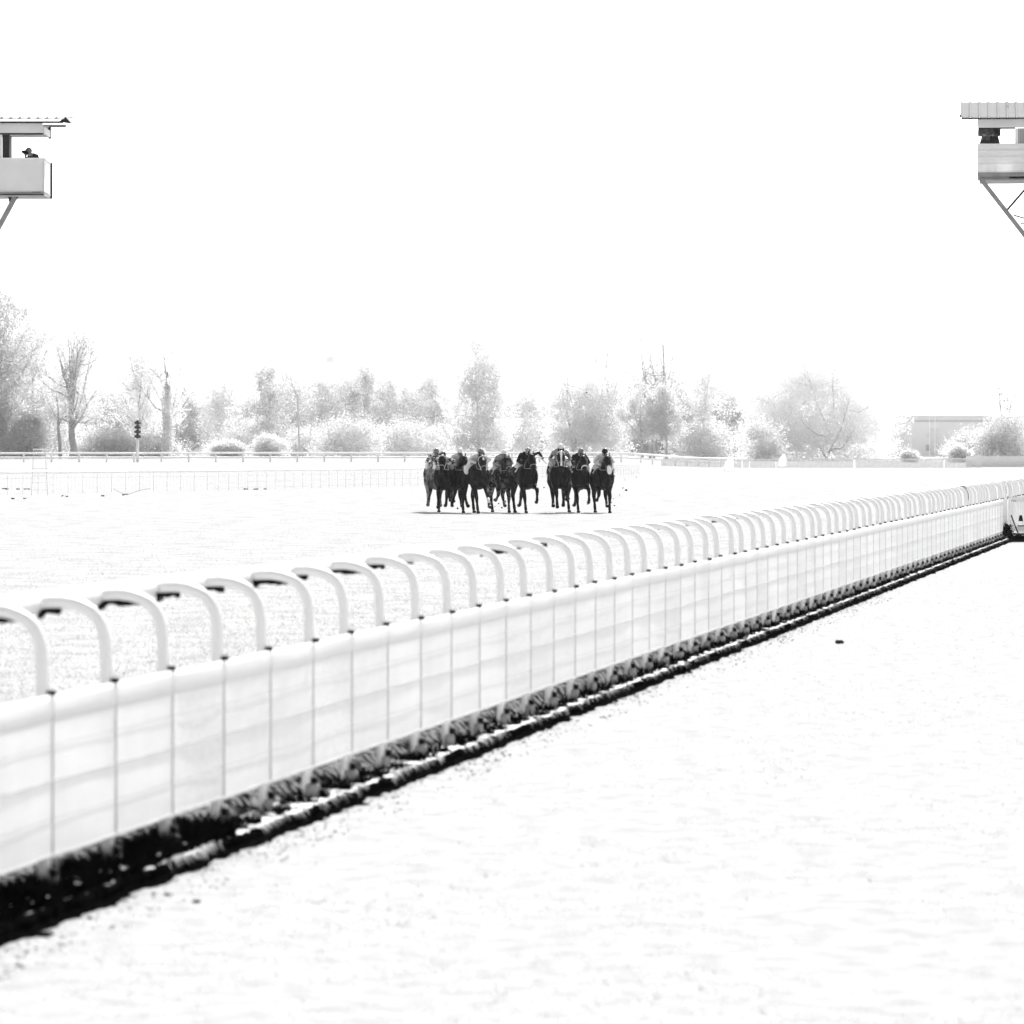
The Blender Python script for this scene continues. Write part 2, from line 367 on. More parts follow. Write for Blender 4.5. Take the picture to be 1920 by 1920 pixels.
for n in range(-2, NP):
    rr = random.Random(n)
    if proto is None:
        proto = link('post', pm, M_post, rail_root, True)
        clip.build('clip', M_black, proto); foot.build('foot', M_greyfoot, proto, True); cap_.build('foot_bolt', M_black, proto); BRO = link('neck_shade', BR[0], M_black, proto)
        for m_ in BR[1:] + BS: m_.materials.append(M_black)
        q = proto
    else:
        q = copy_tree(proto, rail_root)
        for c_ in q.children:
            if c_.name.startswith('neck_shade'): c_.data = BR[n % 5] if (n < 9 or n in (12, 14)) else BS[(n * 7) % 4]
            if c_.name.startswith('foot') and 'bolt' not in c_.name: c_.scale = (rr.uniform(.7, 1.15), rr.uniform(.7, 1.15), rr.uniform(.6, 1.1))
    q.location = lp(n * SP, 0, wob(n * SP, 0) * .6)
    q.rotation_euler = (rr.uniform(-.016, .016), rr.uniform(-.02, .02), ang + rr.uniform(-.05, .05))
# mesh panels: one between each pair of posts, in front of the posts
for n in range(-2, 72):
    rr = random.Random(900 + n)
    e = empty('panel', lp(n * SP, .036, 0), ang); e.parent = rail_root
    del_l = SP - .012; NX, NZ = 10, 9; v = []; f = []
    z0 = .118; z1 = .935
    amp = rr.uniform(.004, .014); ph = rr.uniform(0, 6)
    def yoff(x, z): return -.004 - amp * math.sin(math.pi * x / del_l) * (math.sin(3.3 * z / .9 + ph)) - .003
    def zsag(x, z): return -.004 * math.sin(math.pi * x / del_l) + .005 * noise.noise((n * SP * .5 + x, 5, 0)) - .02 * (z - .08) * 0
    base = [wob(n * SP, 0) * .6, wob((n + 1) * SP, 0) * .6]
    def zz(x): return base[0] + (base[1] - base[0]) * x / del_l
    for j in range(NZ):
        for i in range(NX):
            x = del_l * i / (NX - 1); z = z0 + (z1 - .125 - z0) * j / (NZ - 1); v.append((x, yoff(x, z), z + zsag(x, z) * (1) + zz(x)))
    b2 = len(v)
    for p in list(v): v.append((p[0], p[1] + .004, p[2]))
    for j in range(NZ - 1):
        for i in range(NX - 1):
            a = j * NX + i; f.append((a, a + 1, a + NX + 1, a + NX)); f.append((b2 + a, b2 + a + NX, b2 + a + NX + 1, b2 + a + 1))
    MB().add(v, f).build('fabric', M_nets[rr.randrange(4)], e, True)
    hm = MB(); hv = []; hf = []; cs = [(-.003, .80), (-.006, .86), (-.007, .90), (-.003, .930), (.008, .934), (.012, .92), (.004, .80)]
    for i in range(NX):
        x = del_l * i / (NX - 1)
        for (yy, z) in cs: hv.append((x, yoff(x, z) + yy, z + zsag(x, z) + zz(x)))
    m_ = len(cs)
    for i in range(NX - 1):
        for k in range(m_): hf.append((i * m_ + k, (i + 1) * m_ + k, (i + 1) * m_ + (k + 1) % m_, i * m_ + (k + 1) % m_))
    hm.add(hv, hf).build('hem', M_hem, e, True)
    wr_ = MB()
    for z, r in ((.50, .0036), (.31, .0016), (.68, .0014), (.124, .007)):
        wr_.tube([(del_l * i / 5, yoff(del_l * i / 5, z) - .004, z + zsag(del_l * i / 5, z) + zz(del_l * i / 5)) for i in range(6)], r, 5)
    wr_.build('wire', M_seam, e)
    sm = MB(); sm.tube([(.004, -.006, z0 + zz(0)), (.004, -.006, .5 + zz(0)), (.004, -.006, .92 + zz(0))], .0068, 6); sm.build('seam', M_seam, e)

# gate post, gate wing and the kit standing in the gateway
gp = empty('gate_post', fp(S_END + .15, .06), ang, 'square white gate post where the near mesh panels end', 'post')
MB().box(-.07, .07, -.07, .07, -.1, 1.02).build('shaft', M_whitep, gp); MB().box(-.085, .085, -.085, .085, 1.02, 1.05).build('cap', M_whitep, gp)
MB().box(-.075, .03, -.085, -.072, 1.05 - .12, 1.05 - .06).build('hinge', M_black, gp)
gw = empty('gate_wing', fp(S_END + .3, .2), R(-28), 'low white gate wing angled away to the right of the gate post', 'gate')
MB().box(0, 1.6, -.02, .02, .84, .98).build('top_rail', M_whitep, gw); MB().box(0, 1.6, -.015, .015, .10, .22).build('bottom_rail', M_whitep, gw)
for q in range(3): MB().box(.02 + q * .74, .08 + q * .74, -.03, -.016, 0, 1.0).build('upright', M_whitep, gw)
for q in range(3): MB().box(.03 + q * .05, .055 + q * .05, -.035, -.022, .86 + .01, .89).build('bolt', M_black, gw)
def cone_at(p, label):
    c = empty('traffic_cone', p, .2, label, 'cone'); c.scale = (.74, .74, .74)
    MB().box(-.20, .20, -.20, .20, 0, .05).build('base', M_black, c)
    def seg(z0, z1, m, nm):
        r0 = .15 * (1 - z0 / .82) + .02; r1 = .15 * (1 - z1 / .82) + .02
        MB().tube([(0, 0, z0), (0, 0, z1)], [r0, r1], 16).build(nm, m, c, False)
    seg(.05, .14, M_whitep, 'lower_band'); seg(.14, .33, M_black, 'dark_band'); seg(.33, .47, M_whitep, 'upper_band'); seg(.47, .68, M_black, 'tip')
pc = at(1914, 989, 124); pc.z = 0; cone_at(pc, 'black and white banded cone standing in the gateway at the right edge')
lb = MB(); lb.tube([(-.10, 0, .52), (.09, 0, .03)], .016, 8); lb.box(.02, .17, -.04, .04, .0, .035)
o = lb.build('tilted_stake', M_black); pl = at(1903, 989, 123); o.location = (pl.x, pl.y, 0); tag(o, 'thin black stake tilted beside the banded cone', 'stake')
# tangle of dark weed at the gate post foot
v_ = rng.normal(0, 1, (900, 3)); Pq = np.array(fp(S_END - .15, .12, .10))[None] + v_ * np.array([.05, .12, .08]); Pq[:, 2] = np.abs(Pq[:, 2])
o = link('weed_clump', quads_mesh('weed_clump', Pq, rng.normal(0, .008, (900, 3)), rng.normal(0, .03, (900, 3))), M_dgrass); tag(o, 'upright dark weed clump against the foot of the gate post', 'plant')

# a torn dark cloth strip on one neck
tc_ = MB(); b0 = fp(0, 0)
for i in range(1):
    s_ = 61 * SP; v = []; f = []
    for k in range(8):
        t = k / 7 * 1.0; yy = .36 * t * t; z = neck_z(max(.003, yy)) - .01 + (0 if t > .1 else -.1)
        for dx in (-.05, .05): v.append(fp(s_ + dx, -(yy) + .01, z + .045 + .004 * math.sin(k * 2)))
    for k in range(7): f.append((2 * k, 2 * k + 1, 2 * k + 3, 2 * k + 2))
    tc_.add([p - Vector(b0) for p in v], f)
o = tc_.build('tape_strip', M_black); o.location = b0; so = o.modifiers.new('s', 'SOLIDIFY'); so.thickness = .01; tag(o, 'black strip of tape wrapped over one far goose neck post', 'tape')

# white offcut under the fifth neck
# dark tufts in the near turf
random.seed(4)
cs = np.array([(random.uniform(-2, 14), -random.uniform(.8, 6.5)) for _ in range(46)])
ci = rng.integers(0, 46, 2600)
o = blades('dark_tufts', 2600, lambda n: cs[ci, 0] + rng.normal(0, .16, n), lambda n, s: cs[ci, 1] + rng.normal(0, .05, n), 0.0, .05, .010, M_dgrass, .8); tag(o, 'dark flecks scattered through the turf behind the near rail', 'grass', kind='stuff')
# stones on the path
random.seed(11)
for i, (x, y, r, lb_) in enumerate([(85, 1757, .035, 'large dark stone on the pale path at the lower left edge'), (98, 1754, .016, 'small dark stone just right of the large stone at the lower left'), (168, 1724, .016, 'dark stone on the path below the second mesh panel'), (312, 1680, .014, 'round dark stone on the path left of the flat stone'), (368, 1694, .022, 'flat dark stone lying on the pale path near the cut edge'), (1574, 1207, .06, 'flat dark flake lying out on the far pale path')]):
    D = F * (CH + .17) / (y - HZ); p = at(x, y, D); mb = MB(); mb.ball((0, 0, 0), r, r * .7, r * .45, 9, 6)
    me = mb.mesh(); 
    for vv in me.vertices: vv.co *= 1 + .35 * noise.noise(vv.co * 60 + Vector((i, 0, 0)))
    o = link('stone', me, M_stone); o.location = (p.x, p.y, -.165 + r * .25); tag(o, lb_, 'stone', 'dark stones on the pale path')

# ------------------------------------------------------------------ mid and far fences
def polyline_fence(name, pts, label, cat, hts, spacing, m, post_r, panel=None, top=1.1):
    """pts: [(px, D)]"""
    W = [Vector((px(x, D), D, 0)) for x, D in pts]; root = empty(name, (W[0].x, W[0].y, gz(W[0])), 0, label, cat); o0 = Vector(root.location)
    dense = []
    for a, b in zip(W[:-1], W[1:]):
        k = max(1, int((b - a).length / 1.5))
        for i in range(k): dense.append(a.lerp(b, i / k))
    dense.append(W[-1])
    for z, r in hts:
        pts_ = [Vector((p.x, p.y, gz(p) + z + .03 * noise.noise((p.x * .12, p.y * .05, z)))) - o0 for p in dense]
        MB().tube(pts_, r, 8).build('rail', m, root, True)
    acc = 0; out = []
    for a, b in zip(dense[:-1], dense[1:]):
        l_ = (b - a).length
        while acc <= l_: out.append(a.lerp(b, acc / l_)); acc += spacing
        acc -= l_
    pr = None
    for p in out:
        if pr is None: pr = MB().box(-post_r, post_r, -post_r, post_r, -.1, top).build('post', m, root); q = pr
        else: q = pr.copy(); COL.objects.link(q); q.parent = root
        q.location = Vector((p.x, p.y, gz(p))) - o0
    if panel:
        nb = MB(); out = []
        for a, b in zip(dense[:-1], dense[1:]):
            for u in range(4): out.append(a.lerp(b, u / 4))
        for i, p in enumerate(out):
            q0 = Vector((p.x, p.y - .04, gz(p))) - o0; nb.tube([q0 + Vector((0, 0, panel[0])), q0 + Vector((.02 * noise.noise((i, 0, 0)), 0, panel[1]))], .005, 4, False)
        for z in (panel[0], .45, .78):
            nb.tube([Vector((p.x, p.y - .04, gz(p) + z + .03 * noise.noise((p.x * .3, z, 1)))) - o0 for p in dense], .010, 4, False)
        nb.build('netting', panel[2], root)
    return root
M_net2 = mat('pale_netting', .93, .9, .88, .8, trans=.45)
M_whitef = mat('white_far_rail', .9, .5, .86, .5)
fence2 = polyline_fence('mesh_fence', [(-60, 238), (0, 240), (400, 262), (800, 300), (1200, 400)], 'long white netting fence across the middle of the track behind the runners', 'fence', [(1.07, .08)], 1.6, M_whitef, .013, (.12, 1.03, mat('grey_netting', .93, .9, .85, 2)), 1.05)
fence3 = polyline_fence('far_rail', [(-60, 590), (400, 600), (900, 610), (1190, 612), (1380, 640)], 'distant white double bar rail in front of the left hand trees', 'rail', [(1.12, .12), (.58, .12)], 3.5, M_whitef, .11, None, 1.12)
# dark litter along the foot of the mid fence
random.seed(8)
lit = [(8, 916, .30), (14, 917, .22), (32, 917, .25), (50, 917, .3), (24, 936, .16), (46, 936, .12), (118, 931, .12), (125, 932, .1), (238, 928, .18), (232, 929, .12), (192, 931, .14), (460, 917, .25), (480, 917, .25), (497, 917, .2)]
for i, (x, y, ln) in enumerate(lit):
    D = min(F * CH / (y - HZ), 236 + x * .05) if y < 920 else F * CH / (y - HZ)
    p = at(x, y, D); mb = MB()
    for k in range(5):
        a = random.uniform(-ln, ln) * .5; mb.ball((a, random.uniform(-.05, .05), random.uniform(0, .03)), ln * .22, .04, .03, 6, 4)
    o = mb.build('turf_divot', M_stone); o.location = (p.x, p.y, max(.02, p.z - .02 if y < 920 else .02)); 
    if y < 920: o.location = (p.x, F * CH / (y - HZ) * .985, .02); o.location.x = px(x, o.location.y)
    tag(o, 'small dark divot of turf lying by the foot of the netting fence', 'turf', 'dark divots along the netting fence')
# drooping grey rope
rp = []
for k in range(26):
    t = k / 25; x = 212 + 70 * t; yv = 916 + (11 * math.sin(min(1, t / .42) * math.pi / 2) if t < .42 else 11 * (1 - math.sin((t - .42) / .58 * math.pi / 2) * .95)); p = at(x, yv, 230); rp.append(p)
o = MB().tube([p - rp[0] for p in rp], .012, 6).build('rope', M_seam); o.location = rp[0]; tag(o, 'loose grey rope drooping at the foot of the netting fence', 'rope')
# ladder stand
M_lad = mat('pale_ladder_steel', .75, .6, .6, 4)
ld = empty('ladder_stand', (px(74, 234), 234, 0), 0, 'slim grey ladder stand rising through the netting fence at left', 'ladder')
for sx_ in (-1, 1):
    MB().tube([(sx_ * .40, 0, 0), (sx_ * .33, 0, 1.2), (sx_ * .29, 0, 2.22)], .014, 8).build('upright', M_lad, ld)
for z in (.25, .6, .95, 1.3): MB().tube([(-.37, 0, z), (.37, 0, z)], .009, 6).build('rung', M_lad, ld)
MB().box(-.32, .36, -.05, .05, 2.20, 2.26).build('top_bar', M_whitep, ld)
# ball topped marker pole
mk = empty('marker_pole', (px(258, 596), 596, .6), 0, 'white pole with four black discs stacked at its top', 'pole')
MB().tube([(0, 0, 0), (0, 0, 3.05)], .16, 12).build('shaft', M_whitep, mk, True)
for i in range(4):
    z = 3.12 + i * .56; MB().tube([(0, 0, z), (0, 0, z + .10), (0, 0, z + .30), (0, 0, z + .44), (0, 0, z + .56)], [.08, .36, .46, .2, .07], 16).build('disc', M_black, mk)
MB().ball((0, 0, 5.42), .22, .22, .12).build('cap', M_whitep, mk, True)

# wavy paling fence at right
pf = empty('paling_fence', (px(1240, 612), 612, 0), 0, 'long low paling fence with a wavy white top in front of the round tree', 'fence')
M_pale = mat('weathered_paling', .86, .9, .72, 2.0); px0 = px(1240, 612)
xs = px(1240, 612); k = 0
while xs < px(1818, 612):
    e = MB(); tp = MB(); x = 0; n0 = 0; prev = None
    while x < 2.4:
        hgt = 1.12 + .16 * noise.noise(((xs + x) * .22, 0, 3)) - .12 * math.exp(-((xs + x - px(1400, 612)) / 3) ** 2)
        if noise.noise(((xs + x) * 2.1, 4, 3)) > -.45: e.box(x, x + .09, -.02, .02, 0, hgt)
        cur = (x, hgt); 
        if prev: tp.bar((prev[0], -.03, prev[1]), (cur[0] + .001, -.03, cur[1]), .05, .12)
        prev = cur; x += .16
    r = e.build('paling_panel', M_pale, pf); r.location = (xs - px0, 0, 0)
    r2 = tp.build('top_rail', M_whitef, pf); r2.location = (xs - px0, 0, 0); xs += 2.4
hb = empty('board_fence', (px(1868, 640), 640, 0), 0, 'plain grey board fence at the far right beside the paling fence', 'fence')
M_board = mat('grey_board', .92, .9, .84, 3, stretch=(8, 1, 1))
for i in range(8): MB().box(-4 + i * 1.35, -4 + i * 1.35 + 1.33, -.03, .03, 0, 1.45).build('board_panel', M_board, hb)
for i in range(9): MB().box(-4.04 + i * 1.35, -3.96 + i * 1.35, -.08, -.035, 0, 1.5).build('post', M_board, hb)
# pale sail shaped covers by the paling fence
M_canvas = mat('white_canvas', .95, .8, .93, 1, trans=.6)
def sail(x, y, D, wpx, hpx, label, flip=1):
    sc = D / F; root = MB(); v = []; f = []; n = 12; W_ = wpx * sc; H_ = hpx * sc
    outl = [(-.5, 0), (.5, 0), (.5 * flip if flip > 0 else .42, .55), (.35 * flip, 1.0), (0.02, .85), (-.3, .55)]
    for yy in (-.25, .25):
        for a, b in outl: v.append((a * W_, yy, b * H_))
    k = len(outl); f.append(tuple(range(k))); f.append(tuple(reversed(range(k, 2 * k))))
    for i in range(k): f.append((i, k + i, k + (i + 1) % k, (i + 1) % k))
    o = root.add(v, f).build('canvas_cover', M_canvas); o.location = (px(x, D), D, CH - (y - HZ) * sc); bv = o.modifiers.new('b', 'BEVEL'); bv.width = .08
    o.location.z = max(0, o.location.z); tag(o, label, 'cover')
sail(1366, 884, 500, 20, 30, 'white pointed canvas cover standing in front of the paling fence')
sail(1466, 874, 606, 16, 24, 'small white sail shaped cover beside the curved white hoops')
ho = MB()
for q in range(3):
    c = Vector((q * .75, 0, 0)); ho.tube([c + Vector((.55 - .9 * math.cos(t), 0, 1.55 * math.sin(t))) for t in [i * math.pi / 2 / 8 + .25 for i in range(9)]], .07, 6)
o = ho.build('hoop_frame', M_whitep); p = at(1478, 872, 606); o.location = (p.x, p.y, 0.35); tag(o, 'curved white hoop frame right of the small sail shaped cover', 'hoop')

# ------------------------------------------------------------------ trees
def bark(v): return mat('pale_bark', v, .95, v * .85, 2)
MATS = {}
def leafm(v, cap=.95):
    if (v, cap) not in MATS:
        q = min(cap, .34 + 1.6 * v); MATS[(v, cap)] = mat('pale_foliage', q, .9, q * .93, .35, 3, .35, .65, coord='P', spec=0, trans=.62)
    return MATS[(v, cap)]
BM = {}
def barkm(v):
    if v not in BM: BM[v] = bark(min(.85, .25 + 1.2 * v))
    return BM[v]
def prof_r(shape, t):
    if shape == 'round': return math.sqrt(max(0, 1 - (2 * t - 1) ** 2)) ** .8
    if shape == 'dome': return math.sqrt(max(0, 1 - t ** 2.2))
    if shape == 'cone': return max(0, (1 - t ** 1.5)) ** .85
    if shape == 'vase': return max(.05, math.sin(math.pi * min(1, max(0, t * .92 + .06)) ** .8) ** .8)
    if shape == 'col': return (1 - t ** 4) * .9
def tree(kind, label, cat, x, D, top, hw, shape='round', n=5000, leaf=.35, lv=.4, bv=.3, crown0=.25, gap=.45, freq=.35, limbs=9, tr=.22, seed=0, forks=1, lean=0, z0=None, group='trees beyond the far rail', branches=3, flare=0, basey=None, fade=1.0):
    if kind in ('low_bush', 'thicket') and D > 630: hw *= 1.35; lv = min(.62, lv * .9)
    rr = random.Random(seed); rg = np.random.default_rng(seed); D = D * 1.35; leaf = leaf * .64; n = int(n * (3.2 if D < 900 else 2.7 if lv < .45 else 3.1)) if n > 1200 else n
    base = Vector((px(x, D), D, 0)); base.z = gz(base) if z0 is None else z0
    Hh = (HZ - top) / F * D + CH - base.z; W_ = hw / F * D
    if n > 1200: Hh *= 1.10; W_ *= 1.22
    root = empty(kind, base, 0, label, cat, group)
    c0 = Hh * crown0
    tb = MB(); ends = []
    lw = lean * W_
    if tr > 0:
        for q in range(forks):
            offx = 0 if forks == 1 else rr.uniform(-.3, .3) * W_ * (.3 if n > 1500 else .8)
            sp = Vector((offx * .2, 0, 0)); ph = c0 * rr.uniform(.9, 1.3)
            pth = [sp, sp + Vector((lw * .1 + rr.uniform(-.1, .1), 0, ph * .5)), sp + Vector((offx + lw * .3, 0, ph))]
            topz = Hh * rr.uniform(.72, .95); e = Vector((offx * 2 + lw + rr.uniform(-.2, .2) * W_, rr.uniform(-.2, .2) * W_, topz))
            mid = pth[-1].lerp(e, .5) + Vector((rr.uniform(-.1, .1) * W_, 0, 0)); pth += [mid, e]
            r0 = tr * (1 if forks == 1 else .8); tb.tube(pth, [r0 * (1.35 + flare), r0, r0 * .85, r0 * .45, r0 * .08], 8)
            for k in range(limbs):
                t = rr.uniform(.0, .85); a = pth[2].lerp(pth[3], t * 2) if t < .5 else pth[3].lerp(pth[4], t * 2 - 1)
                for _ in range(6):
                    tt = rr.uniform(.15, .98); th = rr.uniform(0, 2 * math.pi); rad = prof_r(shape, tt) * W_ * rr.uniform(.5, .95)
                    tip = Vector((math.cos(th) * rad + lw * tt, math.sin(th) * rad, c0 + (Hh - c0) * tt))
                    if tip.z > a.z - .05 * Hh: break
                m1 = a.lerp(tip, .5) + Vector((0, 0, -.04 * Hh + rr.uniform(-.03, .03) * Hh)); rl = r0 * (.42 - .2 * t)
                tb.tube([a, a.lerp(m1, .5) + Vector((0, 0, .01 * Hh)), m1, m1.lerp(tip, .5), tip], [rl, rl * .8, rl * .6, rl * .35, rl * .1], 6); ends.append(tip)
                for b in range(branches):
                    u = rr.uniform(.3, .95); st = m1.lerp(tip, u); ln = Hh * rr.uniform(.06, .16)
                    d = ((tip - a).normalized() + Vector((rr.uniform(-.9, .9), rr.uniform(-.9, .9), rr.uniform(-.1, .9)))).normalized()
                    e2 = st + d * ln; tb.tube([st, st.lerp(e2, .5) + Vector((0, 0, rr.uniform(-.02, .03) * Hh * .3)), e2], [rl * .35, rl * .22, rl * .06], 5); ends.append(e2)
                    for b2 in range(2):
                        d2 = (d + Vector((rr.uniform(-.8, .8), rr.uniform(-.8, .8), rr.uniform(-.3, .8)))).normalized(); s2 = st.lerp(e2, rr.uniform(.4, 1)); e3 = s2 + d2 * ln * .55
                        tb.tube([s2, e3], [rl * .16, rl * .05], 4, False)
        tb.build('trunk', barkm(bv), root, True)
    # leaf clumps
    pts = []; fq = freq; tries = 0; off = Vector((seed * 7.3, 0, 0))
    lobes = []
    if shape in ('vase', 'cone') and n > 1200:
        nl = int(12 + W_ * 2.2)
        for q in range(nl):
            th = 2.4 * q + rr.uniform(-.4, .4); tt = rr.uniform(.06, .93); R_ = prof_r(shape, tt) * W_; sz_ = rr.uniform(.18, .34) * (1 - .35 * tt)
            lobes.append((Vector((math.cos(th) * R_ * rr.uniform(.3, .85) + lw * tt, math.sin(th) * R_ * rr.uniform(.2, .7), c0 + (Hh - c0) * tt)), W_ * sz_, W_ * sz_ * rr.uniform(.8, 1.3)))
        if shape == 'vase': lobes += [(Vector((lw * t_, 0, c0 + (Hh - c0) * t_)), W_ * prof_r(shape, t_) * .72, (Hh - c0) * .2) for t_ in (.25, .5, .72)]
        if shape == 'cone': lobes += [(Vector((0, 0, c0 + (Hh - c0) * t_)), W_ * prof_r(shape, t_) * .8, (Hh - c0) * .2) for t_ in (.15, .4, .65)]
        lw_ = [a[1] * a[1] * a[2] for a in lobes]
    elif shape in ('dome', 'round'):
        nl = max(5, int(5 + W_ * 1.6)); asp = (Hh - c0) * .5
        for q in range(nl):
            th = 2.4 * q + rr.uniform(-.4, .4); tt = rr.uniform(.04, .72) if shape == 'dome' else rr.uniform(.14, .84); R_ = (math.sqrt(max(0, 1 - tt ** 2.4)) if shape == 'dome' else math.sqrt(max(0, 1 - (2 * tt - 1) ** 2))) * W_
            sz_ = rr.uniform(.32, .46) * (1.2 if nl < 9 else 1)
            lobes.append((Vector((math.cos(th) * R_ * rr.uniform(.25, .66), math.sin(th) * R_ * rr.uniform(.2, .6), c0 + (Hh - c0) * tt)), W_ * sz_, min(W_, asp) * sz_ * rr.uniform(.8, 1.1)))
        lobes += [(Vector((rr.uniform(-.12, .12) * W_, 0, c0 + (Hh - c0) * .66)), W_ * .55, (Hh - c0) * .33), (Vector((0, 0, c0 + (Hh - c0) * .38)), W_ * .84, (Hh - c0) * .42), (Vector((0, 0, c0 + (Hh - c0) * .15)), W_ * .85, (Hh - c0) * .25)]
        lw_ = [a[1] * a[1] * a[2] for a in lobes]
    while len(pts) < n and tries < n * 14:
        tries += 1
        if ends and rr.random() < (.30 if not lobes else (.22 if shape == 'vase' else .07)):
            e = rr.choice(ends); p = e + Vector((rr.gauss(0, 1), rr.gauss(0, 1), rr.gauss(0, .8))) * Hh * (.035 if not lobes else .05)
        elif lobes:
            c_, a1, a2 = rr.choices(lobes, lw_)[0]; d_ = Vector((rr.gauss(0, 1), rr.gauss(0, 1), rr.gauss(0, 1))).normalized(); q_ = rr.random() ** .36
            q_ *= .86 + .34 * noise.noise(d_ * 2.2 + c_)
            p = c_ + Vector((d_.x * a1, d_.y * a1 * .6, d_.z * a2)) * q_
            jt = (.05 if 'bush' in kind or kind == 'thicket' else .014) * Hh + .12; p += Vector((rr.gauss(0, jt), rr.gauss(0, jt), rr.gauss(0, jt)))
            if p.z < .05 or p.z > Hh * 1.02 or (noise.noise(p * fq * 2.2 + off) < (-.06 if shape == 'vase' else -.22) - .2 * (1 - q_)): continue
        else:
            tt = rr.random(); th = rr.uniform(0, 2 * math.pi)
            ud = Vector((math.cos(th) * 1.2, math.sin(th) * 1.2, tt * 3.0)); lump = .78 + .46 * noise.noise(ud * 1.4 + off) + .34 * noise.noise(ud * 3.6 + off)
            rad = prof_r(shape, tt) * W_ * lump * math.sqrt(rr.uniform(.0, 1))
            p = Vector((math.cos(th) * rad + lw * tt, math.sin(th) * rad, c0 + (Hh - c0) * tt))
            g_ = noise.noise(p * fq + off) * .5 + .5 + .25 * noise.noise(p * fq * 2.7 + off)
            hh = (p.z / Hh)
            if not lobes and g_ < gap * (.42 + .62 * hh) * fade: continue
            edge = rad / max(.01, prof_r(shape, tt) * W_)
            if edge > .75 and rr.random() < (edge - .75) * 1.6: continue
        pts.append(p)
    P = np.array([tuple(p) for p in pts], np.float32); m = len(P)
    A = rg.normal(0, 1, (m, 3)); A /= np.linalg.norm(A, axis=1)[:, None]; B = np.cross(A, rg.normal(0, 1, (m, 3))); B /= np.linalg.norm(B, axis=1)[:, None]
    sz = leaf * rg.uniform(.35, 1.1, m)[:, None] * .5
    link('crown' if tr > 0 else 'foliage', quads_mesh('crown', P, A * sz, B * sz * .62), leafm(lv, CAPS.get(kind, .95)), root)
    return root
CAPS = dict(hazy_tree=.74, pale_tree=.70, pale_bush=.76, thicket=.68, low_bush=.72, feathery_tree=.84)
T = tree
# left, nearer
T('broadleaf_tree', 'tall grey tree filling the left edge of the photo', 'tree', 2, 455 + 160, 562, 105, 'vase', 15000, .42, .17, .10, .12, .50, .28, 14, .5, 1, forks=2)
T('broadleaf_tree', 'second leafy tree leaning behind the tall tree at the left edge', 'tree', 62, 650, 600, 62, 'vase', 4200, .40, .26, .14, .3, .62, .3, 12, .3, 2)
T('dark_bush', 'darkest bush, a rounded mound under the tall left edge tree', 'bush', 48, 612, 772, 42, 'dome', 9000, .40, .22, .08, .0, .30, .4, 0, 0, 3, group='bushes beyond the far rail')
T('dark_bush', 'dark bush cut by the left edge of the photo behind the rail', 'bush', -2, 614, 700, 30, 'dome', 6500, .40, .24, .08, .0, .34, .4, 0, 0, 33, group='bushes beyond the far rail')
T('forked_tree', 'spreading tree with a stout trunk forking into several stems', 'tree', 139, 625, 636, 78, 'vase', 7500, .38, .27, .09, .17, .56, .35, 9, .72, 4, forks=3, flare=.3)
T('leaning_tree', 'thin leaning trunk just left of the stout forked tree', 'tree', 113, 622, 720, 26, 'vase', 900, .36, .28, .10, .35, .55, .4, 5, .28, 5, lean=-.5)
T('ivy_tree', 'tree with an ivy thickened trunk right of the marker pole', 'tree', 316, 640, 655, 52, 'vase', 3200, .38, .34, .12, .2, .60, .35, 11, .42, 6, branches=4)
T('ivy_column', 'dense upright ivy mass wrapped round the trunk right of the marker pole', 'ivy', 314, 636, 712, 13, 'col', 2000, .42, .30, .15, .0, .32, .6, 0, 0, 7)
T('ivy_tree', 'tall feathery tree with bare twigs directly behind the marker pole', 'tree', 262, 645, 652, 55, 'vase', 6500, .38, .30, .15, .15, .52, .35, 12, .36, 8, branches=4)
T('low_bush', 'low grey bush between the forked tree and the marker pole', 'bush', 195, 640, 800, 48, 'dome', 5500, .38, .22, .15, 0, .34, .4, 0, 0, 9, group='bushes beyond the far rail')
T('low_bush', 'dense low bush just right of the marker pole', 'bush', 292, 640, 806, 44, 'dome', 4200, .38, .24, .15, 0, .36, .4, 0, 0, 10, group='bushes beyond the far rail')
T('low_bush', 'grey undergrowth between the two darkest trees at left', 'bush', 95, 642, 770, 50, 'dome', 4200, .38, .28, .15, 0, .45, .4, 0, 0, 41, group='bushes beyond the far rail')
# far pale row
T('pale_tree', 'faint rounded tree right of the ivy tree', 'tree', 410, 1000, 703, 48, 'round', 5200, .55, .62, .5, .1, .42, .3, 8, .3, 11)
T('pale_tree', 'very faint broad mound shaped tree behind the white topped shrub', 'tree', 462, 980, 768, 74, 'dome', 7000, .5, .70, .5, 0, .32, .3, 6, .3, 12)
T('pale_bush', 'white topped shrub just behind the far rail', 'bush', 425, 655, 826, 40, 'dome', 6500, .32, .62, .5, 0, .25, .5, 0, 0, 13, group='bushes beyond the far rail')
T('pale_bush', 'low pale shrub right of the white topped shrub', 'bush', 505, 660, 812, 38, 'dome', 4200, .34, .45, .5, 0, .36, .5, 0, 0, 14, group='bushes beyond the far rail')
T('bare_tree', 'slender bare tree with a curved trunk left of centre', 'tree', 562, 680, 682, 36, 'vase', 160, .3, .5, .26, .5, .5, .4, 11, .16, 15, lean=-.35, branches=4)
T('bare_tree', 'thin forked bare sapling right of the slender bare tree', 'tree', 580, 700, 720, 24, 'vase', 150, .3, .55, .34, .4, .5, .4, 8, .11, 16, lean=.5, branches=3)
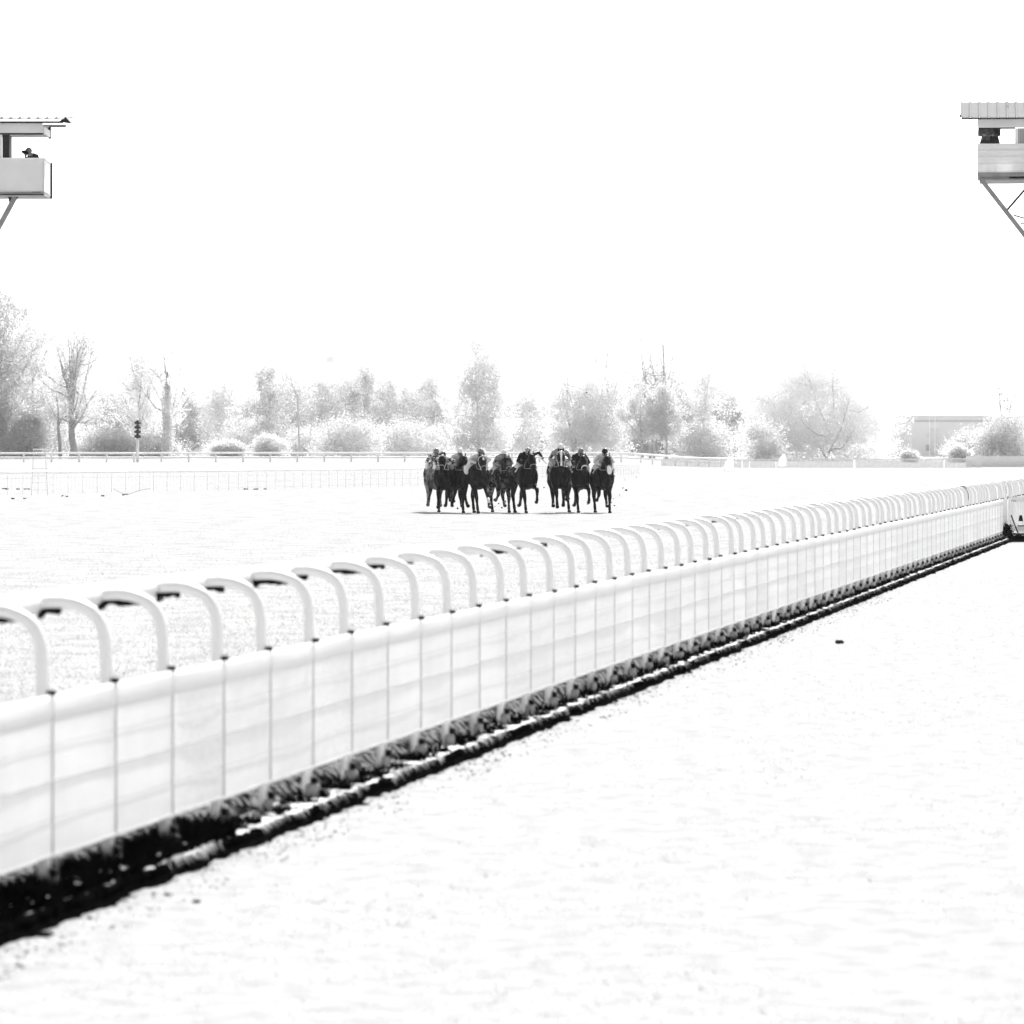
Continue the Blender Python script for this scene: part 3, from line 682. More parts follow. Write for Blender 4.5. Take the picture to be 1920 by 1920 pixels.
row = [(500, 700, 34, 'faint pointed tree left of the slender bare tree'), (545, 722, 40, 'faint leafy tree behind the slender bare tree'), (610, 712, 40, 'pale feathery tree right of the forked bare sapling'), (655, 728, 34, 'pale tree above the grey brushy thicket'), (682, 700, 26, 'narrow pale tree with a knotted tip above the thicket'), (722, 716, 36, 'pale feathery tree midway between thicket and conical tree'), (765, 735, 34, 'lower pale tree in the gap left of the conical tree'), (812, 700, 34, 'thin pale tree nearest the left side of the conical tree')]
for i, (x, tp, hw, lb_) in enumerate(row):
    T('pale_tree', lb_, 'tree', x, 900 + 15 * i, tp, hw * 1.3, 'vase', 5200, .5, .12, .42, .08, .40, .3, 12, .2, 20 + i, branches=3)
T('thicket', 'grey brushy thicket right of the slender bare tree', 'thicket', 655, 690, 778, 58, 'dome', 7500, .38, .36, .3, 0, .38, .4, 0, 0, 30, group='bushes beyond the far rail')
T('thicket', 'pale low thicket behind the far rail left of the conical tree', 'thicket', 765, 700, 782, 66, 'dome', 6500, .38, .52, .3, 0, .40, .4, 0, 0, 31, group='bushes beyond the far rail')
T('thicket', 'pale undergrowth below the faint tree left of centre', 'thicket', 575, 720, 800, 50, 'dome', 4200, .38, .50, .3, 0, .42, .4, 0, 0, 32, group='bushes beyond the far rail')
for i, (x, tp, hw) in enumerate([(376, 752, 34), (452, 752, 44), (520, 736, 44), (590, 728, 46), (642, 742, 42), (705, 730, 44), (752, 748, 40), (800, 732, 42), (838, 746, 36), (975, 752, 40), (1010, 742, 34), (1170, 728, 42), (1215, 715, 46), (1262, 718, 46), (1308, 716, 42), (1352, 732, 42), (1395, 765, 30), (172, 742, 34), (215, 728, 40), (268, 722, 42), (335, 735, 38), (92, 735, 36)]):
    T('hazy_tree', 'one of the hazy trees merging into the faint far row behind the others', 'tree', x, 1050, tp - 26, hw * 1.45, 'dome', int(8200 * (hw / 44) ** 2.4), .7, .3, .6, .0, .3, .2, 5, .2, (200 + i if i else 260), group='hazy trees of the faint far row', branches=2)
# centre
T('conical_tree', 'tall conical leafy tree standing alone just left of centre', 'tree', 897, 760, 640, 86, 'cone', 18000, .46, .27, .25, .02, .40, .32, 14, .35, 40)
T('pale_tree', 'faint low tree between the conical tree and the broad centre tree', 'tree', 985, 980, 730, 44, 'round', 4200, .5, .66, .5, 0, .46, .3, 9, .25, 42)
T('broadleaf_tree', 'broad tree right of centre with a sparse tuft rising at its top', 'tree', 1112, 760, 622, 62, 'vase', 4200, .46, .36, .24, .15, .64, .28, 14, .34, 43, lean=.35, branches=4)
T('broadleaf_tree', 'dense lower tree left of the sparse tufted one', 'tree', 1075, 750, 690, 62, 'round', 12500, .46, .33, .25, .03, .42, .3, 10, .3, 44)
T('broadleaf_tree', 'dense dark centre of the grove behind the right hand runners', 'tree', 1135, 755, 700, 56, 'round', 11000, .46, .34, .25, .0, .40, .3, 10, .3, 45)
T('bare_tree', 'tall bare tree with upright forking limbs right of the grove', 'tree', 1222, 745, 602, 84, 'vase', 1150, .6, .26, .16, .30, .62, .35, 11, .36, 46, forks=3, branches=4)
T('broadleaf_tree', 'small spreading tree with a clear trunk behind the last runner', 'tree', 1204, 720, 742, 48, 'vase', 6500, .38, .22, .20, .22, .48, .35, 10, .26, 47)
T('broadleaf_tree', 'small spreading tree with a clear trunk right of the last runner', 'tree', 1250, 722, 738, 46, 'vase', 6500, .38, .22, .20, .22, .48, .35, 10, .26, 48)
T('feathery_tree', 'feathery upright tree left of the huge round tree', 'tree', 1322, 740, 690, 44, 'vase', 4500, .4, .48, .34, .12, .50, .35, 12, .24, 49)
T('low_bush', 'pale undergrowth between the grove and the huge round tree', 'bush', 1310, 735, 790, 60, 'dome', 5500, .4, .50, .3, 0, .42, .4, 0, 0, 50, group='bushes beyond the far rail')
# round tree at right
T('round_tree', 'huge round leafy tree on the right', 'tree', 1552, 760, 640, 142, 'dome', 50000, .46, .5, .28, .0, .34, .22, 16, .5, 51, fade=.9)
T('round_tree', 'smaller leafy tree merging with the left side of the huge round tree', 'tree', 1452, 765, 700, 78, 'dome', 14000, .46, .5, .28, .0, .40, .26, 10, .35, 52, fade=.9)
T('low_bush', 'dark low bush at the left foot of the huge round tree', 'bush', 1432, 735, 782, 34, 'dome', 5000, .4, .34, .3, 0, .34, .4, 0, 0, 53, group='bushes beyond the far rail')
# far right
T('low_bush', 'grey rounded bush with a bare tree rising behind it at right', 'bush', 1884, 660, 770, 50, 'dome', 9000, .36, .22, .3, 0, .34, .4, 0, 0, 54, group='bushes beyond the far rail')
T('low_bush', 'pale sloping bush against the flat roofed building', 'bush', 1818, 680, 798, 44, 'dome', 6000, .36, .36, .3, 0, .34, .4, 0, 0, 55, group='bushes beyond the far rail')
T('pale_bush', 'white topped shrub in front of the building near the board fence', 'bush', 1800, 640, 834, 26, 'dome', 4500, .28, .62, .3, 0, .25, .5, 0, 0, 56, group='bushes beyond the far rail')
T('pale_bush', 'small dark shrub right of the huge round tree', 'bush', 1706, 650, 842, 20, 'dome', 2200, .28, .42, .3, 0, .28, .5, 0, 0, 57, group='bushes beyond the far rail')
T('bare_tree', 'wispy bare tree rising above the grey bush at the right edge', 'tree', 1878, 700, 694, 52, 'vase', 900, .35, .42, .16, .35, .6, .4, 14, .20, 58, forks=2, branches=4)

# ------------------------------------------------------------------ building, masts, crane at right / far
M_wall = mat('pale_render_wall', .95, .9, .93, .4); M_wallD = mat('grey_render_wall', .86, .9, .82, .4)
bl = empty('building', (px(1790, 1750), 1750, 0), 0, 'long low flat roofed pale building at the right', 'building')
k8 = 1750 / F
def bx(x0, x1, y0, y1, d0, d1, nm, m):
    return MB().box((x0 - 1790) * k8, (x1 - 1790) * k8, d0, d1, CH - (y1 - HZ) * k8, CH - (y0 - HZ) * k8).build(nm, m, bl)
bx(1668, 1990, 788, 872, 0, 12, 'wall', M_wall); bx(1660, 2000, 779, 787.8, -.8, 12.5, 'roof', M_wallD)
bx(1696, 1860, 787.9, 791, -.4, -.01, 'fascia', mat('fascia', .6, .9, .55, 1)); bx(1744, 1758, 803, 850, -.9, -.02, 'chimney_stack', M_wallD)
bx(1737, 1743.9, 812, 820, -.6, -.02, 'vent', M_wallD); bx(1736, 1743, 834, 845, -.08, -.03, 'window', mat('pane', .5, .4, .45, 1))
bx(1692, 1696, 787.9, 856, -.3, -.02, 'pilaster', M_whitep)
for (x, y0, lb_) in [(1743, 704, 'taller of the two slim masts above the building'), (1753, 712, 'shorter slim mast right of the tallest one above the building'), (1708, 724, 'slim mast with short cross arms left of the pair above the building')]:
    ms = empty('mast', (px(x, 1180), 1180, 0), 0, lb_, 'mast', 'slim masts behind the building'); h = CH + (HZ - y0) / F * 1180
    MB().tube([(0, 0, 0), (0, 0, h)], .07, 6).build('pole', M_wall, ms)
    for q in range(2 if x != 1708 else 5): MB().box(-.45, .45, -.04, .04, h - .3 - q * 1.4, h - .2 - q * 1.4).build('cross_arm', M_wall, ms)
cr = empty('tower_crane', (px(580, 2400), 2400, 0), 0, 'very faint tower crane jib above the left hand trees', 'crane'); k15 = 2400 / F
M_crane = mat('pale_crane_steel', .95, .8, .93, 1)
zc = CH + (HZ - 672) * k15
MB().bar((0, 0, 0), (0, 0, zc + 1), .7).build('tower', M_crane, cr); MB().bar((-48, 0, zc + 1.4), (10.5, 0, zc), .3).build('jib', M_crane, cr)
MB().bar((-48, 0, zc + 1.4), (0, 0, zc + 4), .14).build('stay', M_crane, cr); MB().box(8.6, 12.2, -.8, .8, zc - 2.4, zc + .8).build('counterweight', M_crane, cr)

# ------------------------------------------------------------------ people (one skin, clothes as children)
M_skin = mat('skin', .30, .6, .24, 9)
def perp(d):
    a = Vector(d).cross(Vector((0, 0, 1)));  a = a.normalized() if a.length > .05 else Vector((0, 1, 0)); return a
def chain(mb, pts, rad, n=10): mb.limb([(*p, r) for p, r in zip(pts, rad)], n)
def torso(mb, j, g=0.0, neck=True):
    pel, ch, nk = j['pelvis'], j['chest'], j['neck']; d = (nk - pel).normalized(); side = (j['shL'] - j['shR']).normalized(); up = side.cross(d).normalized()
    mb.rings([(pel - d * .10, side, up, .09 + g, .07 + g), (pel - d * .04, side, up, .155 + g, .12 + g), (pel + d * .06, side, up, .160 + g, .12 + g), (pel.lerp(ch, .5), side, up, .135 + g, .10 + g), (ch, side, up, .165 + g, .125 + g), (ch.lerp(nk, .6), side, up, .175 + g, .115 + g), (ch.lerp(nk, .92), side, up, .10 + g, .08 + g), (nk, side, up, .06 + g, .06 + g)])
def arm(mb, j, s, g=0.0, cuff=1.0):
    a, b, c = j['sh' + s], j['el' + s], j['ha' + s]; c2 = b.lerp(c, cuff); chain(mb, [a, a.lerp(b, .5), b, b.lerp(c2, .4), c2], [.062 + g, .052 + g, .042 + g, .042 + g, .030 + g])
def hand(mb, j, s):
    b, c = j['el' + s], j['ha' + s]; d = (c - b).normalized(); a = perp(d); u = a.cross(d).normalized(); sg = 1 if s == 'L' else -1
    mb.rings([(c - d * .01, a, u, .026, .020), (c + d * .04, a, u, .040, .019), (c + d * .085, a, u, .040, .016)], 8)
    for k, ln in enumerate((.062, .072, .068, .052)):
        r = c + d * .08 + a * (.030 - .020 * k); p1 = r + d * ln * .5 - u * .008; p2 = p1 + d * ln * .3 - u * .022; p3 = p2 - d * ln * .15 - u * .022; chain(mb, [r, p1, p2, p3], [.0095, .009, .008, .007], 6)
    r = c + d * .03 + a * .032 * sg; chain(mb, [r, r + a * .022 * sg + d * .03 - u * .01, r + a * .014 * sg + d * .06 - u * .025], [.011, .010, .008], 6)
def leg(mb, j, s, g=0.0, t0=0.0, t1=1.0):
    h, k, a = j['hip' + s], j['kn' + s], j['an' + s]
    P = [h, h.lerp(k, .5), k, k.lerp(a, .35), k.lerp(a, .7), a]; Q = [.095, .082, .060, .060, .045, .038]; mn = int(t0 * 5); mx = int(t1 * 5)
    chain(mb, P[mn:mx + 1], [q + g for q in Q[mn:mx + 1]])
def foot_(mb, j, s, g=0.0):
    a, t = j['an' + s], j['to' + s]; d = (t - a); chain(mb, [a - d * .25 - Vector((0, 0, .03)), a.lerp(t, .4) - Vector((0, 0, .01)), t], [.040 + g, .042 + g, .030 + g])
def head_parts(j):
    f_ = j['face'].normalized(); up = (Vector((0, 0, 1)) - f_ * f_.z).normalized(); side = up.cross(f_).normalized()
    return j['head'], f_, up, side, Matrix((f_, side, up)).transposed()
def person_meshes(j):
    out = {}; b = MB(); torso(b, j); H_, f_, up, sd_, rot = head_parts(j)
    for s in 'LR': arm(b, j, s); hand(b, j, s); leg(b, j, s); foot_(b, j, s)
    chain(b, [j['neck'] - (H_ - j['neck']) * .2, j['neck'].lerp(H_, .6)], [.062, .052])
    b.ball(H_, .098, .076, .118, 12, 8, rot); b.ball(H_ + f_ * .035 - up * .055, .062, .052, .062, 10, 7, rot); b.ball(H_ + f_ * .10 - up * .012, .020, .014, .026, 8, 6, rot)
    b.ball(H_ + f_ * .088 - up * .058, .016, .026, .010, 8, 6, rot)
    for q in (-1, 1): b.ball(H_ + sd_ * q * .078 - up * .005, .018, .010, .030, 8, 6, rot)
    out['body'] = remesh(b, .012, 2)
    c = MB(); torso(c, j, .014); [arm(c, j, s, .013, .88) for s in 'LR']; out['jacket'] = remesh(c, .016, 2)
    c = MB(); pel = j['pelvis']; d = (j['neck'] - pel).normalized(); side = (j['shL'] - j['shR']).normalized(); u2 = side.cross(d).normalized()
    c.rings([(pel - d * .12, side, u2, .10, .08), (pel - d * .04, side, u2, .172, .138), (pel + d * .04, side, u2, .176, .138), (pel + d * .09, side, u2, .16, .125)]); [leg(c, j, s, .010, 0, .62) for s in 'LR']; out['trousers'] = remesh(c, .016, 2)
    c = MB()
    for s in 'LR': leg(c, j, s, .010, .6, 1); foot_(c, j, s, .008)
    out['boots'] = remesh(c, .012, 2)
    return out
def add_head_gear(j, root, mhelm, mgog, peak=True, stripes=None):
    H_, f_, up, sd_, rot = head_parts(j); c = MB(); v = []; f = []; n = 16; m = 6
    rows = []
    for i in range(m + 1):
        p = (math.pi * .54) * i / m; rows.append([H_ + up * .02 + rot @ Vector((.128 * math.sin(p) * math.cos(2 * math.pi * k / n), .108 * math.sin(p) * math.sin(2 * math.pi * k / n), .132 * math.cos(p))) for k in range(n)])
    for r in rows: v += r
    for i in range(m):
        for k in range(n): f.append((i * n + k, (i + 1) * n + k, (i + 1) * n + (k + 1) % n, i * n + (k + 1) % n))
    c.add(v, f)
    hm = c.build('helmet', mhelm, root, True)
    if peak:
        MB().rings([(H_ + up * .035 + f_ * .10, sd_, up, .085, .010), (H_ + up * .030 + f_ * .15, sd_, up, .07, .007), (H_ + up * .022 + f_ * .175, sd_, up, .03, .004)], 12).build('peak', mhelm, hm, True)
    if mgog: MB().rings([(H_ - up * .002 + f_ * .070, sd_, up, .082, .024), (H_ - up * .002 + f_ * .098, sd_, up, .074, .026), (H_ - up * .002 + f_ * .112, sd_, up, .055, .020)], 14).build('goggles', mgog, root, True)
    return hm
def V3(x, y, z): return Vector((x, y, z))
# rider in the horse's frame: X forward, Y to the horse's left, Z up from the ground
def rider_pose(k):
    j = dict(pelvis=V3(-.02, 0, 1.90), chest=V3(.30, 0, 2.02), neck=V3(.50, 0, 2.10), head=V3(.62, 0, 2.20), face=V3(1, 0, -.22),
             shL=V3(.43, .19, 2.05), shR=V3(.43, -.19, 2.05), elL=V3(.48, .33, 1.82), elR=V3(.48, -.33, 1.82), haL=V3(.70, .12, 1.74), haR=V3(.70, -.12, 1.74),
             hipL=V3(.0, .11, 1.86), hipR=V3(.0, -.11, 1.86), knL=V3(.38, .29, 1.66), knR=V3(.38, -.29, 1.66), anL=V3(.02, .37, 1.36), anR=V3(.02, -.37, 1.36), toL=V3(.17, .38, 1.30), toR=V3(.17, -.38, 1.30))
    if k == 1:
        j.update(elL=V3(.18, .46, 2.12), haL=V3(-.02, .62, 1.98), head=V3(.62, -.03, 2.16), face=V3(1, .15, -.45), chest=V3(.30, 0, 1.98))
    if k == 2:
        for n_ in ('pelvis', 'chest', 'neck', 'head', 'shL', 'shR'): j[n_] = j[n_] - V3(-.02, 0, .10)
        j['elL'] = V3(.50, .38, 1.86); j['face'] = V3(1, .1, -.5)
    return j
POSES = [rider_pose(k) for k in range(3)]
for j_ in POSES:
    for n_ in ('pelvis', 'chest', 'neck', 'head', 'shL', 'shR', 'elL', 'elR', 'haL', 'haR', 'hipL', 'hipR'):
        j_[n_] = j_[n_] + V3(.03 if n_ in ('head', 'neck', 'chest') else 0, 0, -.07)
    j_['head'] = j_['head'] + V3(.02, 0, -.02); PM = [person_meshes(j) for j in POSES]

# ------------------------------------------------------------------ horses
def horse_body(v):
    b = MB(); Y = V3(0, 1, 0); Z = V3(0, 0, 1)
    b.rings([(V3(-1.10, 0, 1.30), Y, Z, .08, .10), (V3(-1.03, 0, 1.31), Y, Z, .19, .22), (V3(-.85, 0, 1.34), Y, Z, .27, .30), (V3(-.6, 0, 1.33), Y, Z, .29, .31), (V3(-.3, 0, 1.28), Y, Z, .28, .31), (V3(0, 0, 1.25), Y, Z, .31, .35), (V3(.3, 0, 1.22), Y, Z, .335, .42), (V3(.52, 0, 1.20), Y, Z, .30, .42), (V3(.70, 0, 1.19), Y, Z, .24, .33), (V3(.82, 0, 1.22), Y, Z, .14, .20)], 20)
    hz = v.get('head', 0.0); nx = V3(.98, v.get('turn', 0), 1.88 + hz)
    n0 = V3(.42, 0, 1.38); d = (nx - n0).normalized(); side = d.cross(V3(0, 0, 1)).normalized() * -1; up = side.cross(d).normalized() * -1
    b.rings([(n0, side, up, .20, .32), (n0.lerp(nx, .3), side, up, .165, .26), (n0.lerp(nx, .62), side, up, .125, .20), (nx - d * .03, side, up, .10, .15)], 16)
    HS = 1.18; hd = V3(.40, v.get('turn', 0) * .6, -.52 + v.get('nose', 0)).normalized(); s2 = Y; u2 = s2.cross(hd).normalized()
    if u2.x < 0: u2 = -u2
    p0 = nx + V3(.02, 0, .03)
    b.rings([(p0 + hd * t * HS, s2, u2, w_ * HS, h_ * HS) for t, w_, h_ in ((-.06, .05, .07), (0, .090, .12), (.10, .112, .140), (.18, .118, .138), (.26, .092, .125), (.36, .072, .096), (.46, .062, .076), (.54, .070, .068), (.59, .062, .058), (.62, .042, .040))], 14); hd = hd * HS
    for s in (-1, 1):                                             # ears, cheek, nostril
        e0 = p0 + V3(-.02, s * .055, .05); chain(b, [e0, e0 + V3(.02, s * .025, .08), e0 + V3(.03, s * .022, .155)], [.030, .027, .010], 8)
        b.ball(p0 + hd * .14 - u2 * .05 + Y * s * .07, .06, .04, .09); b.ball(p0 + hd * .53 + u2 * .035 + Y * s * .04, .022, .02, .03)
        b.ball(V3(.58, s * .21, 1.22), .17, .13, .32); b.ball(V3(.78, s * .105, 1.10), .10, .11, .17); b.ball(V3(.52, s * .20, .98), .12, .10, .18); b.ball(p0 + hd * .12 + u2 * .07 + Y * s * .10, .035, .025, .03)
    FR = {'plant': [(.50, .17, 1.10, .15), (.52, .17, .92, .108), (.60, .155, .74, .078), (.66, .14, .56, .058), (.68, .13, .50, .052), (.72, .125, .32, .034), (.76, .12, .15, .044), (.80, .12, .075, .036), (.83, .12, .035, .050)],
          'fold': [(.52, .17, 1.10, .15), (.62, .19, .95, .108), (.80, .20, .88, .078), (.97, .21, .80, .058), (.98, .215, .74, .052), (.86, .24, .56, .034), (.78, .26, .43, .044), (.70, .265, .39, .036), (.65, .27, .37, .050)],
          'reach': [(.52, .17, 1.10, .15), (.62, .17, .93, .105), (.80, .15, .80, .076), (.98, .14, .66, .058), (1.03, .135, .61, .050), (1.14, .13, .44, .034), (1.25, .125, .29, .044), (1.32, .125, .24, .036), (1.36, .125, .22, .050)],
          'push': [(.48, .17, 1.10, .15), (.50, .19, .94, .105), (.58, .19, .80, .074), (.66, .20, .68, .056), (.64, .20, .62, .050), (.46, .21, .52, .034), (.30, .215, .43, .044), (.22, .22, .43, .036), (.17, .22, .45, .050)]}
    HI = {'plant': [(-.72, .15, 1.20, .22), (-.60, .19, .98, .16), (-.66, .18, .80, .10), (-.82, .17, .62, .062), (-.83, .165, .55, .055), (-.74, .16, .35, .038), (-.66, .155, .15, .046), (-.61, .155, .075, .038), (-.58, .155, .035, .052)],
          'back': [(-.74, .15, 1.20, .22), (-.66, .19, .96, .16), (-.82, .18, .80, .10), (-1.04, .18, .66, .062), (-1.08, .18, .60, .055), (-1.18, .18, .42, .038), (-1.28, .18, .25, .046), (-1.36, .18, .22, .038), (-1.40, .18, .24, .052)],
          'under': [(-.70, .15, 1.20, .22), (-.48, .22, 1.0, .16), (-.46, .20, .82, .10), (-.55, .19, .64, .062), (-.53, .19, .58, .055), (-.36, .19, .42, .038), (-.22, .19, .28, .046), (-.15, .19, .25, .038), (-.12, .19, .24, .052)]}
    for s, key, src, sp in ((1, v['fl'], FR, v.get('sfl', 1)), (-1, v['fr'], FR, v.get('sfr', 1)), (1, v['hl'], HI, 1), (-1, v['hr'], HI, 1)):
        b.limb([(p[0], s * (p[1] if i < 3 else p[1] * sp), p[2], p[3] * (1.02 if i < 3 else (1.4 if i == len(src[key]) - 1 else 1.22))) for i, p in enumerate(src[key])], 10)
    me = remesh(b, .019, 3)
    return me, dict(p0=p0, hd=hd, u2=u2, nx=nx, n0=n0, up=up, side=side)
VARS = [dict(fl='fold', fr='plant', hl='back', hr='plant', nose=.02), dict(fl='plant', fr='fold', hl='under', hr='back', turn=.05, sfl=.7), dict(fl='reach', fr='plant', hl='plant', hr='under', turn=-.05, head=-.06),
        dict(fl='push', fr='reach', hl='back', hr='under', head=.03), dict(fl='plant', fr='push', hl='under', hr='plant', turn=.03, sfl=1.25)]
HM = [horse_body(v) for v in VARS]
M_coat = [mat('black_coat', .006, .42, .001, 3.5, spec=.12, bump=.8, bscale=7), mat('dark_bay_coat', .012, .42, .001, 3.5, spec=.14, bump=.5, bscale=9), mat('dappled_coat', .16, .7, .004, 9, 5, .46, .60, spec=.03), mat('grey_brown_coat', .22, .6, .01, 3, 4, .4, .6, spec=.05)]
M_wh = mat('white_marking', .93, .8, .88, 8); M_mane = mat('dark_hair', .008, .8, .004, 20); M_leather = mat('black_leather', .012, .6, .008, 6)
M_cloth = mat('white_number_cloth', .95, .8, .92, 5, trans=.2); M_lea2 = mat('pale_rein', .45, .7, .35, 6)
SILK = {'white': mat('white_silk', .95, .6, .92, 7, trans=.35), 'grey': mat('grey_silk', .38, .6, .08, 7, 2, .45, .55), 'dark': mat('dark_silk', .015, .6, .01, 5), 'check': mat('patterned_silk', .7, .6, .02, 11, 1, .48, .52), 'black': mat('black_silk', .008, .5, .006, 5, spec=.1)}
HELM = {'grey': mat('grey_cap', .22, .4, .16, 5), 'white': mat('white_cap', .95, .4, .94, 5, trans=.25), 'black': mat('black_cap', .01, .4, .008, 5)}
def stripe_cap():
    m = bpy.data.materials.new('striped_cap'); m.use_nodes = True; n = m.node_tree.nodes; l = m.node_tree.links
    t = n.new('ShaderNodeTexCoord'); wv = n.new('ShaderNodeTexWave'); wv.bands_direction = 'Y'; wv.inputs['Scale'].default_value = 6.0
    l.new(t.outputs['Object'], wv.inputs[0]); mr = n.new('ShaderNodeMapRange'); mr.inputs[1].default_value = .45; mr.inputs[2].default_value = .55; mr.inputs[3].default_value = .01; mr.inputs[4].default_value = .7
    l.new(wv.outputs['Fac'], mr.inputs[0]); l.new(mr.outputs[0], n['Principled BSDF'].inputs['Base Color']); return m
HELM['stripe'] = stripe_cap()
M_gog = mat('goggle_lens', .008, .2, .006, 5, spec=.4); M_breech = mat('white_breeches', .95, .7, .92, 6, trans=.2); M_boot = mat('black_boot', .01, .35, .008, 6, spec=.3)
def make_horse(x, D, yaw, vi, coat, label, blaze=0, nose=0, wraps=0, sc=1.0, cloth=1, zoff=0):
    me, g = HM[vi]; p0, hd, u2 = g['p0'], g['hd'], g['u2']; Y = V3(0, 1, 0)
    r = empty('racehorse', (px(x, D), D, zoff), R(-90 + yaw), label, 'horse', 'racehorses galloping towards the camera'); r.scale = (sc, sc * 1.03, sc)
    link('body', me.copy(), M_coat[coat], r, True)
    mn = MB(); n0, nx, up = g['n0'], g['nx'], g['up']
    for k in range(34):
        t = k / 33; c = n0.lerp(nx, t) + up * (.30 - .16 * t); 
        mn.tube([c + V3(0, .0, -.05), c + V3(-.03, .03 * math.sin(k * 2.1), .045), c + V3(-.09, .07 * math.sin(k * 1.3), .0)], [.03, .022, .006], 6)
    mn.build('mane', M_mane, r)
    tl = MB(); rd = random.Random(x)
    for k in range(18):
        a = rd.uniform(-.08, .08); tl.tube([V3(-1.06, a * .3, 1.46), V3(-1.22, a, 1.48), V3(-1.42, a * 1.6, 1.30 + rd.uniform(-.05, .05)), V3(-1.62 + rd.uniform(-.08, .08), a * 2.4, 1.0 + rd.uniform(-.1, .12))], [.022, .03, .022, .005], 6)
    tl.build('tail', M_mane, r)
    br_ = MB()
    for t, e in ((.02, 1.08), (.13, 1.07)):
        pass
    def loop(t, rw, rh, rad, mb):
        rw *= 1.16; rh *= 1.16; c = p0 + hd * t; mb.tube([c + Y * math.cos(a) * rw + u2 * math.sin(a) * rh for a in [2 * math.pi * i / 20 for i in range(21)]], rad, 6, False)
    loop(.04, .108, .135, .010, br_); br_.tube([p0 + hd * .04 + Y * .124, p0 + hd * .22 + Y * .134, p0 + hd * .44 + Y * .082], .009, 6); br_.tube([p0 + hd * .04 - Y * .124, p0 + hd * .22 - Y * .134, p0 + hd * .44 - Y * .082], .009, 6)
    bo = br_.build('bridle', M_wh if vi == 3 or blaze == 2 else M_leather, r)
    nb = MB(); loop(.36, .080, .104, .024 if nose else .011, nb); nb.build('noseband', M_wh if nose else M_lea2, bo)
    rn = MB()
    for s in (-1, 1): rn.tube([p0 + hd * .44 + Y * s * .085, V3(1.0, s * .21, 1.50), V3(.84, s * .19, 1.60), V3(.72, s * .12, 1.67)], .008, 6)
    rn.build('reins', M_lea2, r)
    if blaze:
        bz = MB(); ts = [.02, .10, .2, .3, .4, .48] if blaze == 1 else ([.08, .12, .16, .19] if blaze == 2 else [.34, .40, .46, .52, .57, .62])
        ww = [.022, .045, .030, .022, .026, .03] if blaze == 1 else ([.012, .034, .034, .010] if blaze == 2 else [.03, .055, .066, .070, .066, .04])
        hh = {0: .12, .02: .12, .08: .13, .10: .132, .12: .135, .16: .133, .19: .130, .2: .130, .3: .112, .34: .104, .4: .086, .40: .086, .46: .078, .48: .075, .52: .070, .57: .066, .62: .05}
        bz.rings([(p0 + hd * t + u2 * (hh[t] * 1.14 - .006), Y, u2, w_ * 1.15, .020) for t, w_ in zip(ts, ww)], 10); bz.build('blaze', M_wh, r, True)
    for s in (-1, 1): ey = MB(); ey.ball(p0 + hd * .12 + u2 * .07 + Y * s * .122, .022); ey.build('eye', M_gog, r, True)
    if cloth:                                                     # number cloth and saddle hugging the barrel
        v = []; f = []; nn = 14
        for i, xx in enumerate((-.30, -.06, .18, .42)):
            for k in range(nn):
                a = R(18) + (math.pi - R(36)) * k / (nn - 1); v.append(V3(xx, math.cos(a) * (.355 + .012 * i), 1.25 + math.sin(a) * (.375 + .02 * i)))
        for i in range(3):
            for k in range(nn - 1): f.append((i * nn + k, (i + 1) * nn + k, (i + 1) * nn + k + 1, i * nn + k + 1))
        q = MB().add(v, f).build('number_cloth', M_cloth, r, True); so = q.modifiers.new('s', 'SOLIDIFY'); so.thickness = .015; so.offset = 1
        sd2 = MB(); sd2.ball((-.02, 0, 1.64), .26, .17, .05, 12, 8); so_ = sd2.build('saddle', M_leather, r, True)
        st = MB()
        for s in (-1, 1): st.tube([(.05, s * .20, 1.62), (.08, s * .345, 1.45), (.10, s * .38, 1.29)], .010, 6); st.box(.05, .18, s * .38 - .05, s * .38 + .05, 1.245, 1.262)
        st.build('stirrups', M_leather, r)
    if wraps:
        me2 = MB(); key = {'plant': [(.70, .128, .40), (.76, .12, .16)], 'fold': [(.86, .17, .56), (.75, .17, .40)], 'reach': [(1.08, .132, .53), (1.23, .127, .31)], 'push': [(.52, .207, .55), (.38, .212, .47)]}[VARS[vi]['fl']]
        me2.tube(key, [.048, .052], 10); me2.build('leg_wrap', M_wh, r, True)
    return r
def make_rider(h, k, silk, helm, label, gog=True, whip=False, breech=None):
    pm_ = PM[k]; base = h.location.copy(); r = empty('person', base, h.rotation_euler.z, label, 'jockey', 'jockeys crouched over their horses'); r.scale = h.scale.copy()
    link('body', pm_['body'].copy(), M_skin, r, True); link('jacket', pm_['jacket'].copy(), SILK[silk], r, True)
    link('breeches', pm_['trousers'].copy(), breech or M_breech, r, True); link('boots', pm_['boots'].copy(), M_boot, r, True)
    add_head_gear(POSES[k], r, HELM[helm], M_gog if gog else None)
    if whip:
        c = POSES[k]['haL']; o = MB().tube([c, c + V3(-.25, .25, -.18), c + V3(-.45, .62, -.52)], [.012, .009, .004], 6).build('riding_whip', M_leather)
        o.location = base; o.rotation_euler = (0, 0, h.rotation_euler.z); tag(o, 'thin black whip held out by the jockey in the striped cap', 'whip')
    return r
HD = 167.0
